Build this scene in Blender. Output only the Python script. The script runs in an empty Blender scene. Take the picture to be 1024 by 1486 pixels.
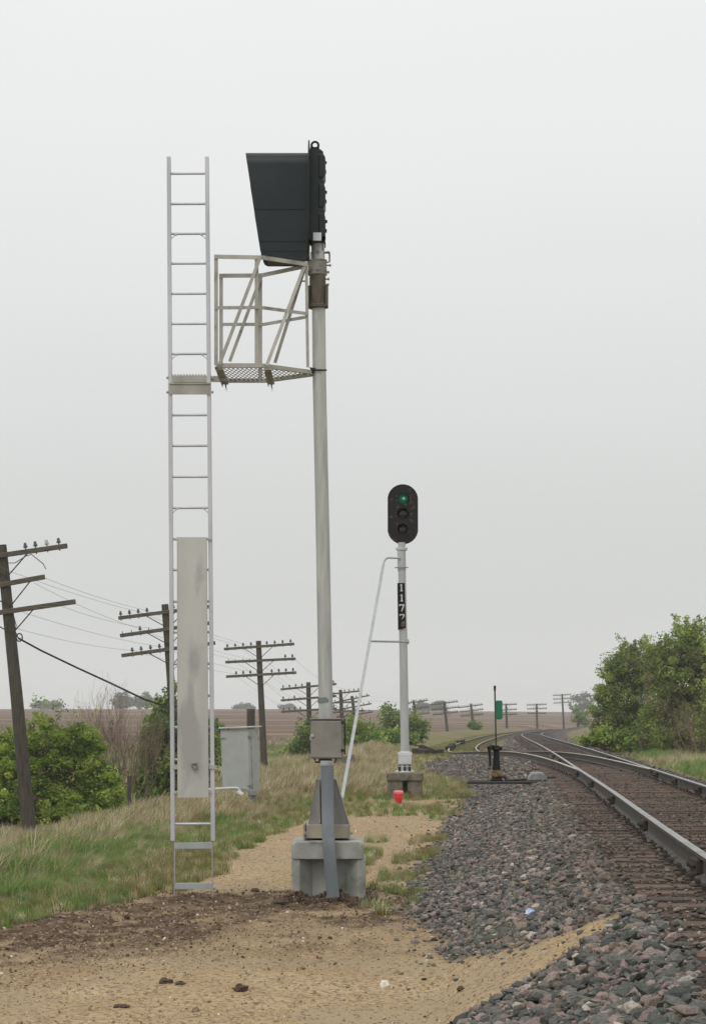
import bpy, math, random
import numpy as np
from mathutils import Vector, Matrix
R = math.radians
random.seed(7)
rng = np.random.default_rng(11)
C = bpy.context.scene.collection
scene = bpy.context.scene

# ------------------------------------------------------------------ camera
F = 3000.0; HV = 1030.0; EYE = 1.9
TH = math.atan((HV - 743.0) / F)
cam = bpy.data.cameras.new('camera'); co = bpy.data.objects.new('camera', cam); C.objects.link(co)
cam.sensor_fit = 'VERTICAL'; cam.sensor_height = 36; cam.lens = 36 * F / 1486
cam.clip_start = 0.5; cam.clip_end = 20000
co.location = (0, 0, EYE); co.rotation_euler = (math.pi / 2 + TH, 0, 0)
scene.camera = co
# ------------------------------------------------------------------ sky, sun, exposure
SUN_EL, SUN_AZ = R(52), R(-155)
w = bpy.data.worlds.new('World'); scene.world = w; w.use_nodes = True
nt = w.node_tree; N = nt.nodes; L = nt.links; N.clear()
out = N.new('ShaderNodeOutputWorld'); bg = N.new('ShaderNodeBackground')
sky = N.new('ShaderNodeTexSky'); sky.sky_type = 'NISHITA'; sky.sun_disc = False
sky.sun_elevation = SUN_EL; sky.sun_rotation = SUN_AZ; sky.dust_density = 4; sky.air_density = 2
hs = N.new('ShaderNodeHueSaturation'); hs.inputs['Saturation'].default_value = 0.15
L.new(sky.outputs[0], hs.inputs['Color'])
geo = N.new('ShaderNodeTexCoord'); sep = N.new('ShaderNodeSeparateXYZ'); L.new(geo.outputs['Generated'], sep.inputs[0])
ramp = N.new('ShaderNodeValToRGB'); L.new(sep.outputs['Z'], ramp.inputs[0])
e = ramp.color_ramp.elements
e[0].position = 0.0; e[0].color = (.765, .775, .76, 1)
e[1].position = 1.0; e[1].color = (1.12, 1.13, 1.14, 1)
for p, c in ((.05, (.70, .712, .702)), (.10, (.71, .722, .712)), (.17, (.775, .786, .783)), (.25, (.845, .853, .852)), (.38, (.93, .94, .94))):
    k = e.new(p); k.color = (*c, 1)
cl = N.new('ShaderNodeTexNoise'); cl.inputs['Scale'].default_value = 2.2; cl.inputs['Detail'].default_value = 3
mp = N.new('ShaderNodeMapping'); mp.inputs['Scale'].default_value = (1, 1, 3); L.new(geo.outputs['Generated'], mp.inputs[0]); L.new(mp.outputs[0], cl.inputs['Vector'])
mr = N.new('ShaderNodeMapRange'); mr.inputs[1].default_value = .3; mr.inputs[2].default_value = .7; mr.inputs[3].default_value = .975; mr.inputs[4].default_value = 1.025
L.new(cl.outputs[0], mr.inputs[0])
vm = N.new('ShaderNodeVectorMath'); vm.operation = 'SCALE'; L.new(ramp.outputs[0], vm.inputs[0]); L.new(mr.outputs[0], vm.inputs['Scale'])
# Overcast deck (divided by background strength) mixed with a little of the desaturated physical sky
sc_ = N.new('ShaderNodeVectorMath'); sc_.operation = 'SCALE'; sc_.inputs['Scale'].default_value = 10.0; L.new(vm.outputs[0], sc_.inputs[0])
mx = N.new('ShaderNodeMix'); mx.data_type = 'RGBA'; mx.inputs[0].default_value = 0.93
L.new(hs.outputs[0], mx.inputs[6]); L.new(sc_.outputs[0], mx.inputs[7])
L.new(mx.outputs[2], bg.inputs[0]); bg.inputs[1].default_value = 0.1
L.new(bg.outputs[0], out.inputs[0])
sd = bpy.data.lights.new('sun', 'SUN'); sd.energy = 0.9; sd.angle = R(20); sd.color = (1, .97, .92)
so = bpy.data.objects.new('sun', sd); C.objects.link(so)
so.rotation_euler = (math.pi / 2 - SUN_EL, 0, R(-28))   # high and behind the camera, from its left
scene.view_settings.view_transform = 'Standard'; scene.view_settings.look = 'None'
scene.view_settings.exposure = 0.0; scene.view_settings.gamma = 1.0
scene.cycles.volume_bounces = 1; scene.cycles.max_bounces = 6; scene.cycles.transparent_max_bounces = 12

# ------------------------------------------------------------------ helpers
def P(u, v, d):
    """world point seen at photograph pixel (u,v) at horizontal distance d"""
    a = (u - 512.0) / F; b = -(v - 743.0) / F
    y = math.cos(TH) - b * math.sin(TH); z = math.sin(TH) + b * math.cos(TH)
    return Vector((a * d / y, d, EYE + z * d / y))
def lin(r, g=None, b=None):
    if g is None: r, g, b = r
    f = lambda c: (c / 255 / 12.92) if c / 255 <= .04045 else ((c / 255 + .055) / 1.055) ** 2.4
    return (f(r), f(g), f(b))
def hermite(xs, ys):
    xs = np.array(xs, float); ys = np.array(ys, float)
    m = np.gradient(ys, xs)
    def f(x):
        x = np.asarray(x, float)
        xc = np.clip(x, xs[0], xs[-1]); i = np.clip(np.searchsorted(xs, xc) - 1, 0, len(xs) - 2)
        h = xs[i + 1] - xs[i]; t = (xc - xs[i]) / h
        y = (2*t**3-3*t**2+1)*ys[i] + (t**3-2*t**2+t)*h*m[i] + (-2*t**3+3*t**2)*ys[i+1] + (t**3-t**2)*h*m[i+1]
        return y + np.where(x < xs[0], (x - xs[0]) * m[0], 0) + np.where(x > xs[-1], (x - xs[-1]) * m[-1], 0)
    return f
def hash2(ix, iy, s):
    h = (ix.astype(np.int64) * 374761393 + iy.astype(np.int64) * 668265263 + s * 974634777) & 0xffffffff
    h = ((h ^ (h >> 13)) * 1274126177) & 0xffffffff
    return ((h ^ (h >> 16)) & 0xffff) / 65535.0
def vnoise(x, y, s=0):
    x = np.asarray(x, float); y = np.asarray(y, float)
    ix = np.floor(x); iy = np.floor(y); fx = x - ix; fy = y - iy
    fx = fx*fx*(3-2*fx); fy = fy*fy*(3-2*fy)
    a = hash2(ix, iy, s); b = hash2(ix+1, iy, s); c = hash2(ix, iy+1, s); d = hash2(ix+1, iy+1, s)
    return (a*(1-fx)+b*fx)*(1-fy) + (c*(1-fx)+d*fx)*fy
def fbm(x, y, s=0, o=4):
    r = 0; a = .5
    for i in range(o):
        r = r + a * vnoise(x * 2**i + 17.3*i, y * 2**i - 9.1*i, s + i); a *= .5
    return r / (1 - .5**o)
def smooth(x, a, b):
    t = np.clip((x - a) / (b - a), 0, 1); return t*t*(3-2*t)

class MB:
    def __init__(s): s.v = []; s.f = []; s.m = []; s.mi = 0
    def add(s, vs, fs):
        o = len(s.v); s.v += [Vector(p) for p in vs]; s.f += [tuple(i + o for i in f) for f in fs]; s.m += [s.mi] * len(fs); return s
    def box(s, c, size, M=None):
        c = Vector(c); hx, hy, hz = [q / 2 for q in size]
        vs = [Vector((x, y, z)) for x in (-hx, hx) for y in (-hy, hy) for z in (-hz, hz)]
        if M is not None: vs = [M @ p for p in vs]
        return s.add([c + p for p in vs], [(0,1,3,2),(4,6,7,5),(0,4,5,1),(2,3,7,6),(0,2,6,4),(1,5,7,3)])
    def bar(s, a, b, w, h, side=(0, 1, 0)):
        """square bar from a to b; h is measured along 'side', w across it"""
        a = Vector(a); b = Vector(b); d = (b - a).normalized(); sd = Vector(side)
        sd = (sd - d * sd.dot(d)).normalized(); t = d.cross(sd).normalized()
        q = [sd*h/2 + t*w/2, sd*h/2 - t*w/2, -sd*h/2 - t*w/2, -sd*h/2 + t*w/2]
        return s.add([a + k for k in q] + [b + k for k in q], [(3,2,1,0),(4,5,6,7),(0,1,5,4),(1,2,6,5),(2,3,7,6),(3,0,4,7)])
    def angle(s, a, b, w, side=(0, 1, 0), t=.006, flip=1):
        """an L-section from a to b: two thin plates"""
        a = Vector(a); b = Vector(b); d = (b - a).normalized(); sd = Vector(side)
        sd = (sd - d * sd.dot(d)).normalized(); q = d.cross(sd).normalized() * flip
        s.bar(a, b, w, t, sd); o = q * (w/2 - t/2) + sd * (w/2 + t/2)
        return s.bar(a + o, b + o, t, w, sd)
    def tube(s, pts, r, n=10, caps=True):
        pts = [Vector(p) for p in pts]; rs = r if isinstance(r, (list, tuple)) else [r] * len(pts)
        o = len(s.v); u = None
        for i, p in enumerate(pts):
            d = (pts[min(i+1, len(pts)-1)] - pts[max(i-1, 0)]).normalized()
            if u is None: u = d.orthogonal().normalized()
            else: u = (u - d * u.dot(d)).normalized()
            t = d.cross(u)
            for k in range(n):
                a = 2*math.pi*k/n; s.v.append(p + (u*math.cos(a) + t*math.sin(a)) * rs[i])
        for i in range(len(pts)-1):
            for k in range(n):
                s.f.append((o+i*n+k, o+i*n+(k+1)%n, o+(i+1)*n+(k+1)%n, o+(i+1)*n+k)); s.m.append(s.mi)
        if caps:
            s.f.append(tuple(o+n-1-k for k in range(n))); s.m.append(s.mi)
            e = o + (len(pts)-1)*n; s.f.append(tuple(e+k for k in range(n))); s.m.append(s.mi)
        return s
    def prism(s, poly, ex):
        """planar polygon extruded by vector ex"""
        n = len(poly); poly = [Vector(p) for p in poly]; ex = Vector(ex)
        return s.add(poly + [p + ex for p in poly], [tuple(range(n))[::-1], tuple(range(n, 2*n))] + [(i, (i+1)%n, n+(i+1)%n, n+i) for i in range(n)])
    def lathe(s, base, prof, n=12, axis=(0, 0, 1)):
        """profile of (radius, height)"""
        ax = Vector(axis).normalized(); pts = [Vector(base) + ax * h for r, h in prof]
        o = len(s.v); u = ax.orthogonal().normalized(); t = ax.cross(u)
        for (r, h), p in zip(prof, pts):
            for k in range(n):
                a = 2*math.pi*k/n; s.v.append(p + (u*math.cos(a) + t*math.sin(a)) * r)
        for i in range(len(prof)-1):
            for k in range(n):
                s.f.append((o+i*n+k, o+i*n+(k+1)%n, o+(i+1)*n+(k+1)%n, o+(i+1)*n+k)); s.m.append(s.mi)
        s.f.append(tuple(o+n-1-k for k in range(n))); s.m.append(s.mi)
        e = o + (len(prof)-1)*n; s.f.append(tuple(e+k for k in range(n))); s.m.append(s.mi)
        return s
    def build(s, name, mat, parent=None, bevel=0, smooth_=False, origin=None, normals=True):
        me = bpy.data.meshes.new(name)
        org = Vector(parent['_org']) if parent is not None and '_org' in parent else (Vector(origin) if origin else Vector((0,0,0)))
        me.from_pydata([tuple(p - org) for p in s.v], [], s.f)
        mats = mat if isinstance(mat, (list, tuple)) else [mat]
        for m in mats: me.materials.append(m)
        if len(mats) > 1: me.polygons.foreach_set('material_index', s.m)
        if smooth_: me.polygons.foreach_set('use_smooth', [True] * len(me.polygons))
        me.update()
        if normals:
            import bmesh
            bm = bmesh.new(); bm.from_mesh(me); bmesh.ops.recalc_face_normals(bm, faces=bm.faces); bm.to_mesh(me); bm.free()
        o = bpy.data.objects.new(name, me); C.objects.link(o)
        if parent is not None: o.parent = parent; o['_org'] = tuple(org)
        else: o.location = org; o['_org'] = tuple(org)
        if bevel:
            b = o.modifiers.new('bevel', 'BEVEL'); b.width = bevel; b.segments = 2; b.limit_method = 'ANGLE'; b.angle_limit = R(40)
        if smooth_:
            es = o.modifiers.new('split', 'EDGE_SPLIT'); es.split_angle = R(45)
        return o
def tag(o, label=None, cat=None, group=None, kind=None):
    if label: o['label'] = label
    if cat: o['category'] = cat
    if group: o['group'] = group
    if kind: o['kind'] = kind
    return o
def empty(name, loc, label, cat, group=None):
    o = bpy.data.objects.new(name, None); C.objects.link(o); o.location = loc; o['_org'] = tuple(loc)
    o.empty_display_size = .2
    return tag(o, label, cat, group)
def children(o): return [c for c in ALLC.get(o.name, [])]
ALLC = {}

# ------------------------------------------------------------------ materials
def mat(name, c1, c2=None, rough=.7, metal=0, scale=6, stretch=(1,1,1), bump=.2, bscale=None, c3=None, c3amt=.5, c3scale=2, coord='Object', spec=.5, detail=6, bdist=.01):
    m = bpy.data.materials.new(name); m.use_nodes = True; nt = m.node_tree; N = nt.nodes; L = nt.links
    b = N['Principled BSDF']; b.inputs['Roughness'].default_value = rough; b.inputs['Metallic'].default_value = metal
    b.inputs['Specular IOR Level'].default_value = spec
    tc = N.new('ShaderNodeTexCoord'); mp = N.new('ShaderNodeMapping'); mp.inputs['Scale'].default_value = stretch
    L.new(tc.outputs[coord], mp.inputs[0])
    n1 = N.new('ShaderNodeTexNoise'); n1.inputs['Scale'].default_value = scale; n1.inputs['Detail'].default_value = detail; L.new(mp.outputs[0], n1.inputs['Vector'])
    r1 = N.new('ShaderNodeMapRange'); r1.inputs[1].default_value = .32; r1.inputs[2].default_value = .68; L.new(n1.outputs[0], r1.inputs[0])
    mx = N.new('ShaderNodeMix'); mx.data_type = 'RGBA'; mx.inputs[6].default_value = (*c1, 1); mx.inputs[7].default_value = (*(c2 or c1), 1); L.new(r1.outputs[0], mx.inputs[0])
    last = mx.outputs[2]
    if c3:
        n3 = N.new('ShaderNodeTexNoise'); n3.inputs['Scale'].default_value = c3scale; n3.inputs['Detail'].default_value = 8; L.new(mp.outputs[0], n3.inputs['Vector'])
        r3 = N.new('ShaderNodeMapRange'); r3.inputs[1].default_value = 1 - c3amt; r3.inputs[2].default_value = 1 - c3amt + .12; L.new(n3.outputs[0], r3.inputs[0])
        m3 = N.new('ShaderNodeMix'); m3.data_type = 'RGBA'; L.new(r3.outputs[0], m3.inputs[0]); L.new(last, m3.inputs[6]); m3.inputs[7].default_value = (*c3, 1); last = m3.outputs[2]
    L.new(last, b.inputs['Base Color'])
    if bump:
        n2 = N.new('ShaderNodeTexNoise'); n2.inputs['Scale'].default_value = bscale or scale * 4; n2.inputs['Detail'].default_value = 6; L.new(mp.outputs[0], n2.inputs['Vector'])
        bp = N.new('ShaderNodeBump'); bp.inputs['Strength'].default_value = bump; bp.inputs['Distance'].default_value = bdist; L.new(n2.outputs[0], bp.inputs['Height']); L.new(bp.outputs[0], b.inputs['Normal'])
    return m
def attr_mat(name, rough=.8, trans=0, inst=True, vary=.25, scale=3, bump=0):
    m = bpy.data.materials.new(name); m.use_nodes = True; nt = m.node_tree; N = nt.nodes; L = nt.links
    b = N['Principled BSDF']; b.inputs['Roughness'].default_value = rough; b.inputs['Specular IOR Level'].default_value = .25
    a = N.new('ShaderNodeAttribute'); a.attribute_type = 'INSTANCER' if inst else 'GEOMETRY'; a.attribute_name = 'col'
    tc = N.new('ShaderNodeTexCoord'); n1 = N.new('ShaderNodeTexNoise'); n1.inputs['Scale'].default_value = scale; n1.inputs['Detail'].default_value = 4; L.new(tc.outputs['Object'], n1.inputs['Vector'])
    r1 = N.new('ShaderNodeMapRange'); r1.inputs[1].default_value = .3; r1.inputs[2].default_value = .7; r1.inputs[3].default_value = 1 - vary; r1.inputs[4].default_value = 1 + vary; L.new(n1.outputs[0], r1.inputs[0])
    sc = N.new('ShaderNodeVectorMath'); sc.operation = 'SCALE'; L.new(a.outputs['Color'], sc.inputs[0]); L.new(r1.outputs[0], sc.inputs['Scale'])
    L.new(sc.outputs[0], b.inputs['Base Color'])
    if trans:
        t = N.new('ShaderNodeBsdfTranslucent'); L.new(sc.outputs[0], t.inputs[0])
        ms = N.new('ShaderNodeMixShader'); ms.inputs[0].default_value = trans
        L.new(b.outputs[0], ms.inputs[1]); L.new(t.outputs[0], ms.inputs[2]); L.new(ms.outputs[0], N['Material Output'].inputs[0])
    return m
ALU = mat('cast_aluminium', lin(176,178,172), lin(152,154,148), rough=.55, metal=.15, scale=3, stretch=(1,1,.5), bump=.15, bscale=40, c3=lin(128,128,120), c3amt=.38, c3scale=4)
MAST = mat('mast_aluminium', lin(186,187,181), lin(156,158,153), rough=.6, metal=.1, scale=5, stretch=(3,3,.35), bump=.12, bscale=30, c3=lin(112,112,106), c3amt=.34, c3scale=2.2)
CAGE = mat('cage_galvanised', lin(172,169,159), lin(144,141,132), rough=.6, metal=.1, scale=5, bump=.1, c3=lin(116,110,98), c3amt=.40, c3scale=5)
LADM = mat('ladder_aluminium', lin(200,200,203), lin(176,177,180), rough=.45, metal=.2, scale=4, stretch=(1,1,.3), bump=.08)
PANEL = mat('panel_sheet', lin(192,190,183), lin(178,176,169), rough=.55, metal=.1, scale=2.2, stretch=(2,2,.7), bump=.1, c3=lin(160,159,154), c3amt=.47, c3scale=2.0)
CLAMP = mat('clamp_casting', lin(150,147,138), lin(112,109,102), rough=.7, metal=.1, scale=9, bump=.3, c3=lin(92,82,70), c3amt=.45, c3scale=8)
STAIN = mat('stained_casting', lin(96,90,78), lin(66,60,50), rough=.8, scale=9, stretch=(1,1,.4), bump=.3, c3=lin(104,74,54), c3amt=.4, c3scale=6)
GALV = mat('dull_galvanised', lin(128,135,138), lin(108,115,119), rough=.6, metal=.15, scale=8, stretch=(1,1,.3), bump=.1, c3=lin(92,98,100), c3amt=.35, c3scale=5)
BOXM = mat('junction_box_paint', lin(142,138,128), lin(118,115,107), rough=.6, metal=.1, scale=6, bump=.12, c3=lin(92,86,78), c3amt=.36, c3scale=6)
HEAD = mat('signal_black_paint', lin(30,38,40), lin(24,31,33), rough=.4, spec=.3, scale=3, bump=.08, bscale=60)
HEADB = mat('worn_black_paint', lin(30,25,26), lin(20,17,18), rough=.6, spec=.3, scale=6, bump=.1, c3=lin(96,88,84), c3amt=.42, c3scale=11)
BLACK = mat('matt_black', lin(22,21,21), lin(14,14,14), rough=.7, scale=5, bump=.05, spec=.25)
WHITEP = mat('white_paint', lin(206,208,206), lin(188,190,188), rough=.5, scale=5, bump=.08, c3=lin(140,138,130), c3amt=.33, c3scale=8)
MAST2 = mat('silver_mast_paint', lin(186,189,188), lin(168,171,170), rough=.5, metal=.1, scale=4, stretch=(2,2,.3), bump=.08, c3=lin(140,142,140), c3amt=.33, c3scale=4)
CONC = mat('pale_concrete', lin(170,171,164), lin(142,144,137), rough=.95, scale=5, bump=.5, bscale=40, c3=lin(112,112,104), c3amt=.42, c3scale=3.5)
CONC2 = mat('weathered_concrete', lin(128,120,104), lin(98,90,78), rough=.95, scale=9, bump=.5, bscale=50, c3=lin(74,64,54), c3amt=.42, c3scale=8)
TAN = mat('tan_steel', lin(168,158,138), lin(150,141,124), rough=.7, scale=6, bump=.1)
GUSS = mat('gusset_steel', lin(150,150,143), lin(120,119,112), rough=.6, metal=.1, scale=6, stretch=(1,1,.4), bump=.15, c3=lin(96,74,60), c3amt=.33, c3scale=4)
CABM = mat('cabinet_paint', lin(170,173,170), lin(156,159,156), rough=.5, scale=4, bump=.06, c3=lin(116,118,116), c3amt=.32, c3scale=5)
WOODP = mat('pole_wood', lin(86,80,70), lin(58,54,48), rough=.95, scale=3, stretch=(14,14,.7), bump=.6, bscale=6, c3=lin(44,40,37), c3amt=.40, c3scale=3)
ARMW = mat('crossarm_wood', lin(104,97,84), lin(76,70,61), rough=.95, scale=2, stretch=(1.5,12,12), bump=.5, bscale=6, c3=lin(50,45,40), c3amt=.40, c3scale=3)
IRON = mat('dark_iron', lin(62,58,54), lin(44,40,38), rough=.8, scale=10, bump=.2)
GLASSI = mat('insulator_glass', lin(60,88,86), lin(44,66,66), rough=.15, scale=5, bump=0)
GLASSW = mat('insulator_clear', lin(170,170,160), lin(150,150,140), rough=.2, scale=5, bump=0)
WIRE = mat('weathered_wire', lin(120,124,122), lin(106,110,108), rough=.7, bump=0)
CABLE = mat('black_cable', lin(52,50,50), lin(38,36,36), rough=.7, bump=0)
TIE = mat('creosoted_tie', lin(98,76,62), lin(62,52,45), rough=.95, scale=3, stretch=(.8,14,14), bump=.8, bscale=5, c3=lin(128,112,94), c3amt=.40, c3scale=3)
RAILS = mat('rail_side', lin(82,78,72), lin(60,56,51), rough=.75, metal=.2, scale=4, bump=.15, c3=lin(84,66,54), c3amt=.42, c3scale=3)
RAILT = mat('rail_head', lin(156,156,152), lin(118,116,110), rough=.42, metal=.6, scale=3, stretch=(1,1,1), bump=.03)
RAILR = mat('rusty_rail_head', lin(190,180,162), lin(158,146,128), rough=.6, metal=.2, scale=3, bump=.05)
PLATE = mat('tie_plate_iron', lin(66,54,46), lin(40,34,30), rough=.9, scale=10, bump=.4)
GREEN = mat('green_target', lin(12,108,74), lin(8,92,62), rough=.45, scale=5, bump=.03)
YELL = mat('stained_yellow', lin(140,112,70), lin(70,56,40), rough=.8, scale=12, bump=.2)
RED = mat('fluorescent_red', lin(240,62,78), lin(214,44,62), rough=.45, scale=9, bump=.1)
PINK = mat('red_bucket_rim', lin(250,150,150), lin(240,110,115), rough=.4, scale=9, bump=.05)
LITT = mat('blue_white_plastic', lin(190,205,236), lin(150,170,215), rough=.35, scale=14, bump=.3)
BARK = mat('bark', lin(92,80,68), lin(64,55,47), rough=.95, scale=8, stretch=(3,3,1), bump=.6)
TWIG = mat('bare_twig', lin(142,122,106), lin(104,90,78), rough=.9, scale=5, bump=.1)
CLOD = mat('dirt_clod', lin(98,80,68), lin(70,57,48), rough=1, scale=20, bump=.8, bscale=40)
STICK = mat('label_white', lin(196,200,206), lin(186,190,196), rough=.5, bump=0)
HOUS = mat('grey_housing', lin(150,152,148), lin(112,112,108), rough=.55, metal=.2, scale=9, bump=.3, c3=lin(84,78,70), c3amt=.4, c3scale=6)
COND = mat('conduit_galvanised', lin(112,118,122), lin(98,104,108), rough=.65, metal=.1, scale=8, stretch=(1,1,.3), bump=.1, c3=lin(88,92,94), c3amt=.38, c3scale=5)
PALEG = mat('pale_galvanised', lin(172,176,176), lin(154,158,158), rough=.55, metal=.1, scale=8, stretch=(1,1,.3), bump=.1)
def per_object(m, lo, hi):
    nt = m.node_tree; b = nt.nodes['Principled BSDF']; lk = b.inputs['Base Color'].links[0]; src = lk.from_socket
    oi = nt.nodes.new('ShaderNodeObjectInfo'); r = nt.nodes.new('ShaderNodeMapRange'); r.inputs[3].default_value = lo; r.inputs[4].default_value = hi; nt.links.new(oi.outputs['Random'], r.inputs[0])
    v = nt.nodes.new('ShaderNodeVectorMath'); v.operation = 'SCALE'; nt.links.new(src, v.inputs[0]); nt.links.new(r.outputs[0], v.inputs['Scale']); nt.links.new(v.outputs[0], b.inputs['Base Color'])
per_object(TIE, .6, 1.45)
def emit_mat(name, col, s):
    m = bpy.data.materials.new(name); m.use_nodes = True; b = m.node_tree.nodes['Principled BSDF']
    b.inputs['Base Color'].default_value = (*col, 1); b.inputs['Emission Color'].default_value = (*col, 1); b.inputs['Emission Strength'].default_value = s; b.inputs['Roughness'].default_value = .1
    return m
GLENS = emit_mat('green_lens', lin(8,84,56), .28); GCORE = emit_mat('green_lamp', lin(80,180,145), .6)
VIS3 = mat('faded_brown_visor', lin(112,92,82), lin(60,50,46), rough=.7, scale=8, bump=.1)
DLENS = mat('dark_lens', lin(48,32,36), lin(36,26,30), rough=.1, bump=0)

# ------------------------------------------------------------------ lie of the land (x across, d away from the camera, heights relative to the eye)
xm = hermite([6,15.2,30.9,41.8,61,89,129,162,195,246,300,352,420,520], [2.65,3.3,4.5,5.3,6.72,8.7,11.4,13.9,17.3,23.8,31.6,39.7,50.5,67])
Hm = lambda d: .95 + .0058 * np.asarray(d, float)
xs_ = hermite([41.8,50,56,63,67,80,95,116,148,166,200,240,300,352,420], [5.3,5.62,5.77,5.83,5.82,5.6,5.35,6.1,8.55,10.4,14.3,19.8,28.0,36,47])
Hs = hermite([41.8,67,80,95,116,148,200,240,300,352,420], [1.192,1.338,1.58,1.92,2.15,2.25,2.3,2.45,2.7,3.0,3.4])
xs = lambda d: np.where(np.asarray(d) < 41.8, xm(d), xs_(d))
Hsd = lambda d: np.where(np.asarray(d) < 41.8, Hm(d), Hs(d))
XP = ([-20,20,48,66,90,113,158,175,214,235,250,270,305,340,600,1200,3000], [-11,-9,-7.6,-5.7,-3.95,-2.3,-.95,.4,6.3,10.9,14.5,20,27.2,34.6,95,300,900])
xp = lambda d: np.interp(d, *XP)
TT = ([18,20,24,28.5,36,43,50,56,64,75,85,95,116,148,200,246,352,600], [.66,.52,.76,1.12,1.75,2.4,2.6,2.4,2.1,2.6,4.0,5.4,8.2,10.9,14.6,20.6,36.5,75])
toe0 = lambda d: np.interp(d, [0,8,11,12.2,16]+TT[0], [-.2,-.02,.22,.40,.74]+TT[1])      # foot of the ballast bank
toe = lambda d: np.interp(d, [0,8,11,11.82,11.95,12.15,12.4,13.0,13.6,14.4,15.1,16]+TT[0], [-.2,-.02,.22,.40,1.0,1.42,1.64,1.48,1.30,1.02,.90,.76]+TT[1])   # where stones give way to the spilt sand
xg = lambda d: np.interp(d, [0,15,18,19.7,21.9,25.9,32.5,35.6,40,42.5,46,60], [-6.5,-4.2,-3.1,-2.7,-1.9,-1.5,-1.1,-.7,.1,1.3,2.6,4])
DL = (np.array([-30,-9,-5.7,-2.3,.4,6.3,14.5,27.2,34.6,95,300,900]), np.array([60,60,66,113,175,214,250,305,340,600,1200,3000.]))
def base(x, d):
    g = -1.87 - .0022 * np.clip(d - 45, 0, 120) + .12 * smooth(d, 30, 42) * (1 - smooth(d, 48, 60)) * smooth(x, -4, -1)
    ed = xp(d)
    wd = 6.6 - 2.6 * smooth(d, 58, 90); g = g - (.62 + .14*(1 - smooth(d, 58, 90))) * (1 - smooth(x, ed + .6 - .5*smooth(d, 58, 90), ed + wd)) * (1 - smooth(d, 150, 260)) - .55 * (1 - smooth(x, ed - 1.5, ed + 3.2)) * (1 - smooth(d, 60, 85))
    g = g - .0032 * np.clip(d - 190, 0, 200)
    # the ploughed field, rising beyond the pole line
    dl = np.interp(x, *DL); ds = np.maximum(152, dl + 1)
    rise = np.clip(d - ds, 0, 700 - ds * .4)
    top = .8 - 1.15 * smooth(x / np.maximum(d, 1), -.03, .08)
    zt = -2.5 + (top + 2.5) * smooth(rise / (700 - ds * .4), -.35, 1.0) - (top+2.5) * smooth(0, -.35, 1.0)
    ff = smooth(d, ds - 6, ds + 20)
    g = g * (1 - ff) + (zt - .15 * smooth(d, 250, 320)*0) * ff
    g = g - 7 * smooth(d, 900, 1500)
    # right of the track
    g = g - .25 * smooth(x, xm(d) + 3, xm(d) + 7) * (1 - smooth(d, 300, 500))
    ns = (1 - smooth(np.abs(x - xs(d)), 1.6, 4.5)) * smooth(d, 72, 90) * (1 - smooth(d, 330, 380))
    g = g * (1 - ns) + np.minimum(g, -(Hsd(d) + .20)) * ns
    return g
def ballast(x, d):
    """height of the ballast profile of the two tracks"""
    a = np.abs(x - xm(d)); left = x < xm(d)
    cr = Hm(d) + .183; kl = np.clip((1.88 - cr) / np.maximum(xm(d) - toe0(d) - 1.5, .3), .30, .75) * (1 - smooth(d, 42, 52)) + .40 * smooth(d, 42, 52)
    z1 = -cr - np.clip(a - 1.5, 0, 9) * np.where(left, kl, .5)
    b = np.abs(x - xs(d)); z2 = -(Hsd(d) + .20) - np.clip(b - 1.5, 0, 9) * .45
    z2 = np.where((d > 44) & (d < 330), z2, -99)
    # filled ground between the two legs of the turnout
    z1 = np.where(d < 345, z1, z1 - smooth(d, 345, 380) * .3)
    return np.maximum(z1, z2)
def ground(x, d, fine=True):
    x = np.asarray(x, float); d = np.asarray(d, float)
    g = base(x, d); b = ballast(x, d)
    zt = np.clip((x - toe(d)) / .55, 0, 1)               # no ballast left of its toe
    k = smooth(np.clip((x - toe(d)), 0, 9), 0, .6)
    b = np.where(x < toe0(d), b - (toe0(d) - x) * .9, b)
    h = np.maximum(g, b)
    if fine:
        near = 1 - smooth(d, 60, 160)
        h = h + (fbm(x*.9, d*.9, 3) - .5) * .10 * near * (1 - smooth(np.abs(x - xm(d)), 4, 1.4))
        soil = soilmask(x, d)
        h = h + (fbm(x*7, d*5, 9, 4) - .45) * .07 * soil + (fbm(x*14, d*9, 12, 3) - .5) * .02 * near
        h = h + smooth(np.hypot((x + .35) / .75, (d - 21.0) / .7), 1.15, .8) * .03
    return h
def soilmask(x, d):
    c = 18.6 + .35 * np.clip(x, -8, 1.0) * .5 + (fbm(x*.8, d*.8, 21, 3) - .5) * 2.0
    n = smooth(d, c - 3.8 + .35*np.clip(x,-8,1), c + .2 + .35*np.clip(x,-8,1)) * (1 - smooth(d, 21.2, 21.9 + .3*vnoise(x*2, d*2, 5)))
    n = n * (1 - smooth(x, toe(d) - .1, toe(d) + .5))
    m = fbm(x*2.3, d*1.3, 25, 4); n = n * (1 - .55*smooth(m, .50, .66) * (1 - smooth(np.abs(x + .3), 1.6, .4)*smooth(d, 19.6, 20.3)))
    return np.clip(n, 0, 1)
def gz(x, d, fine=True): return float(ground(np.array([x]), np.array([d]), fine)[0]) + EYE

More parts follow.
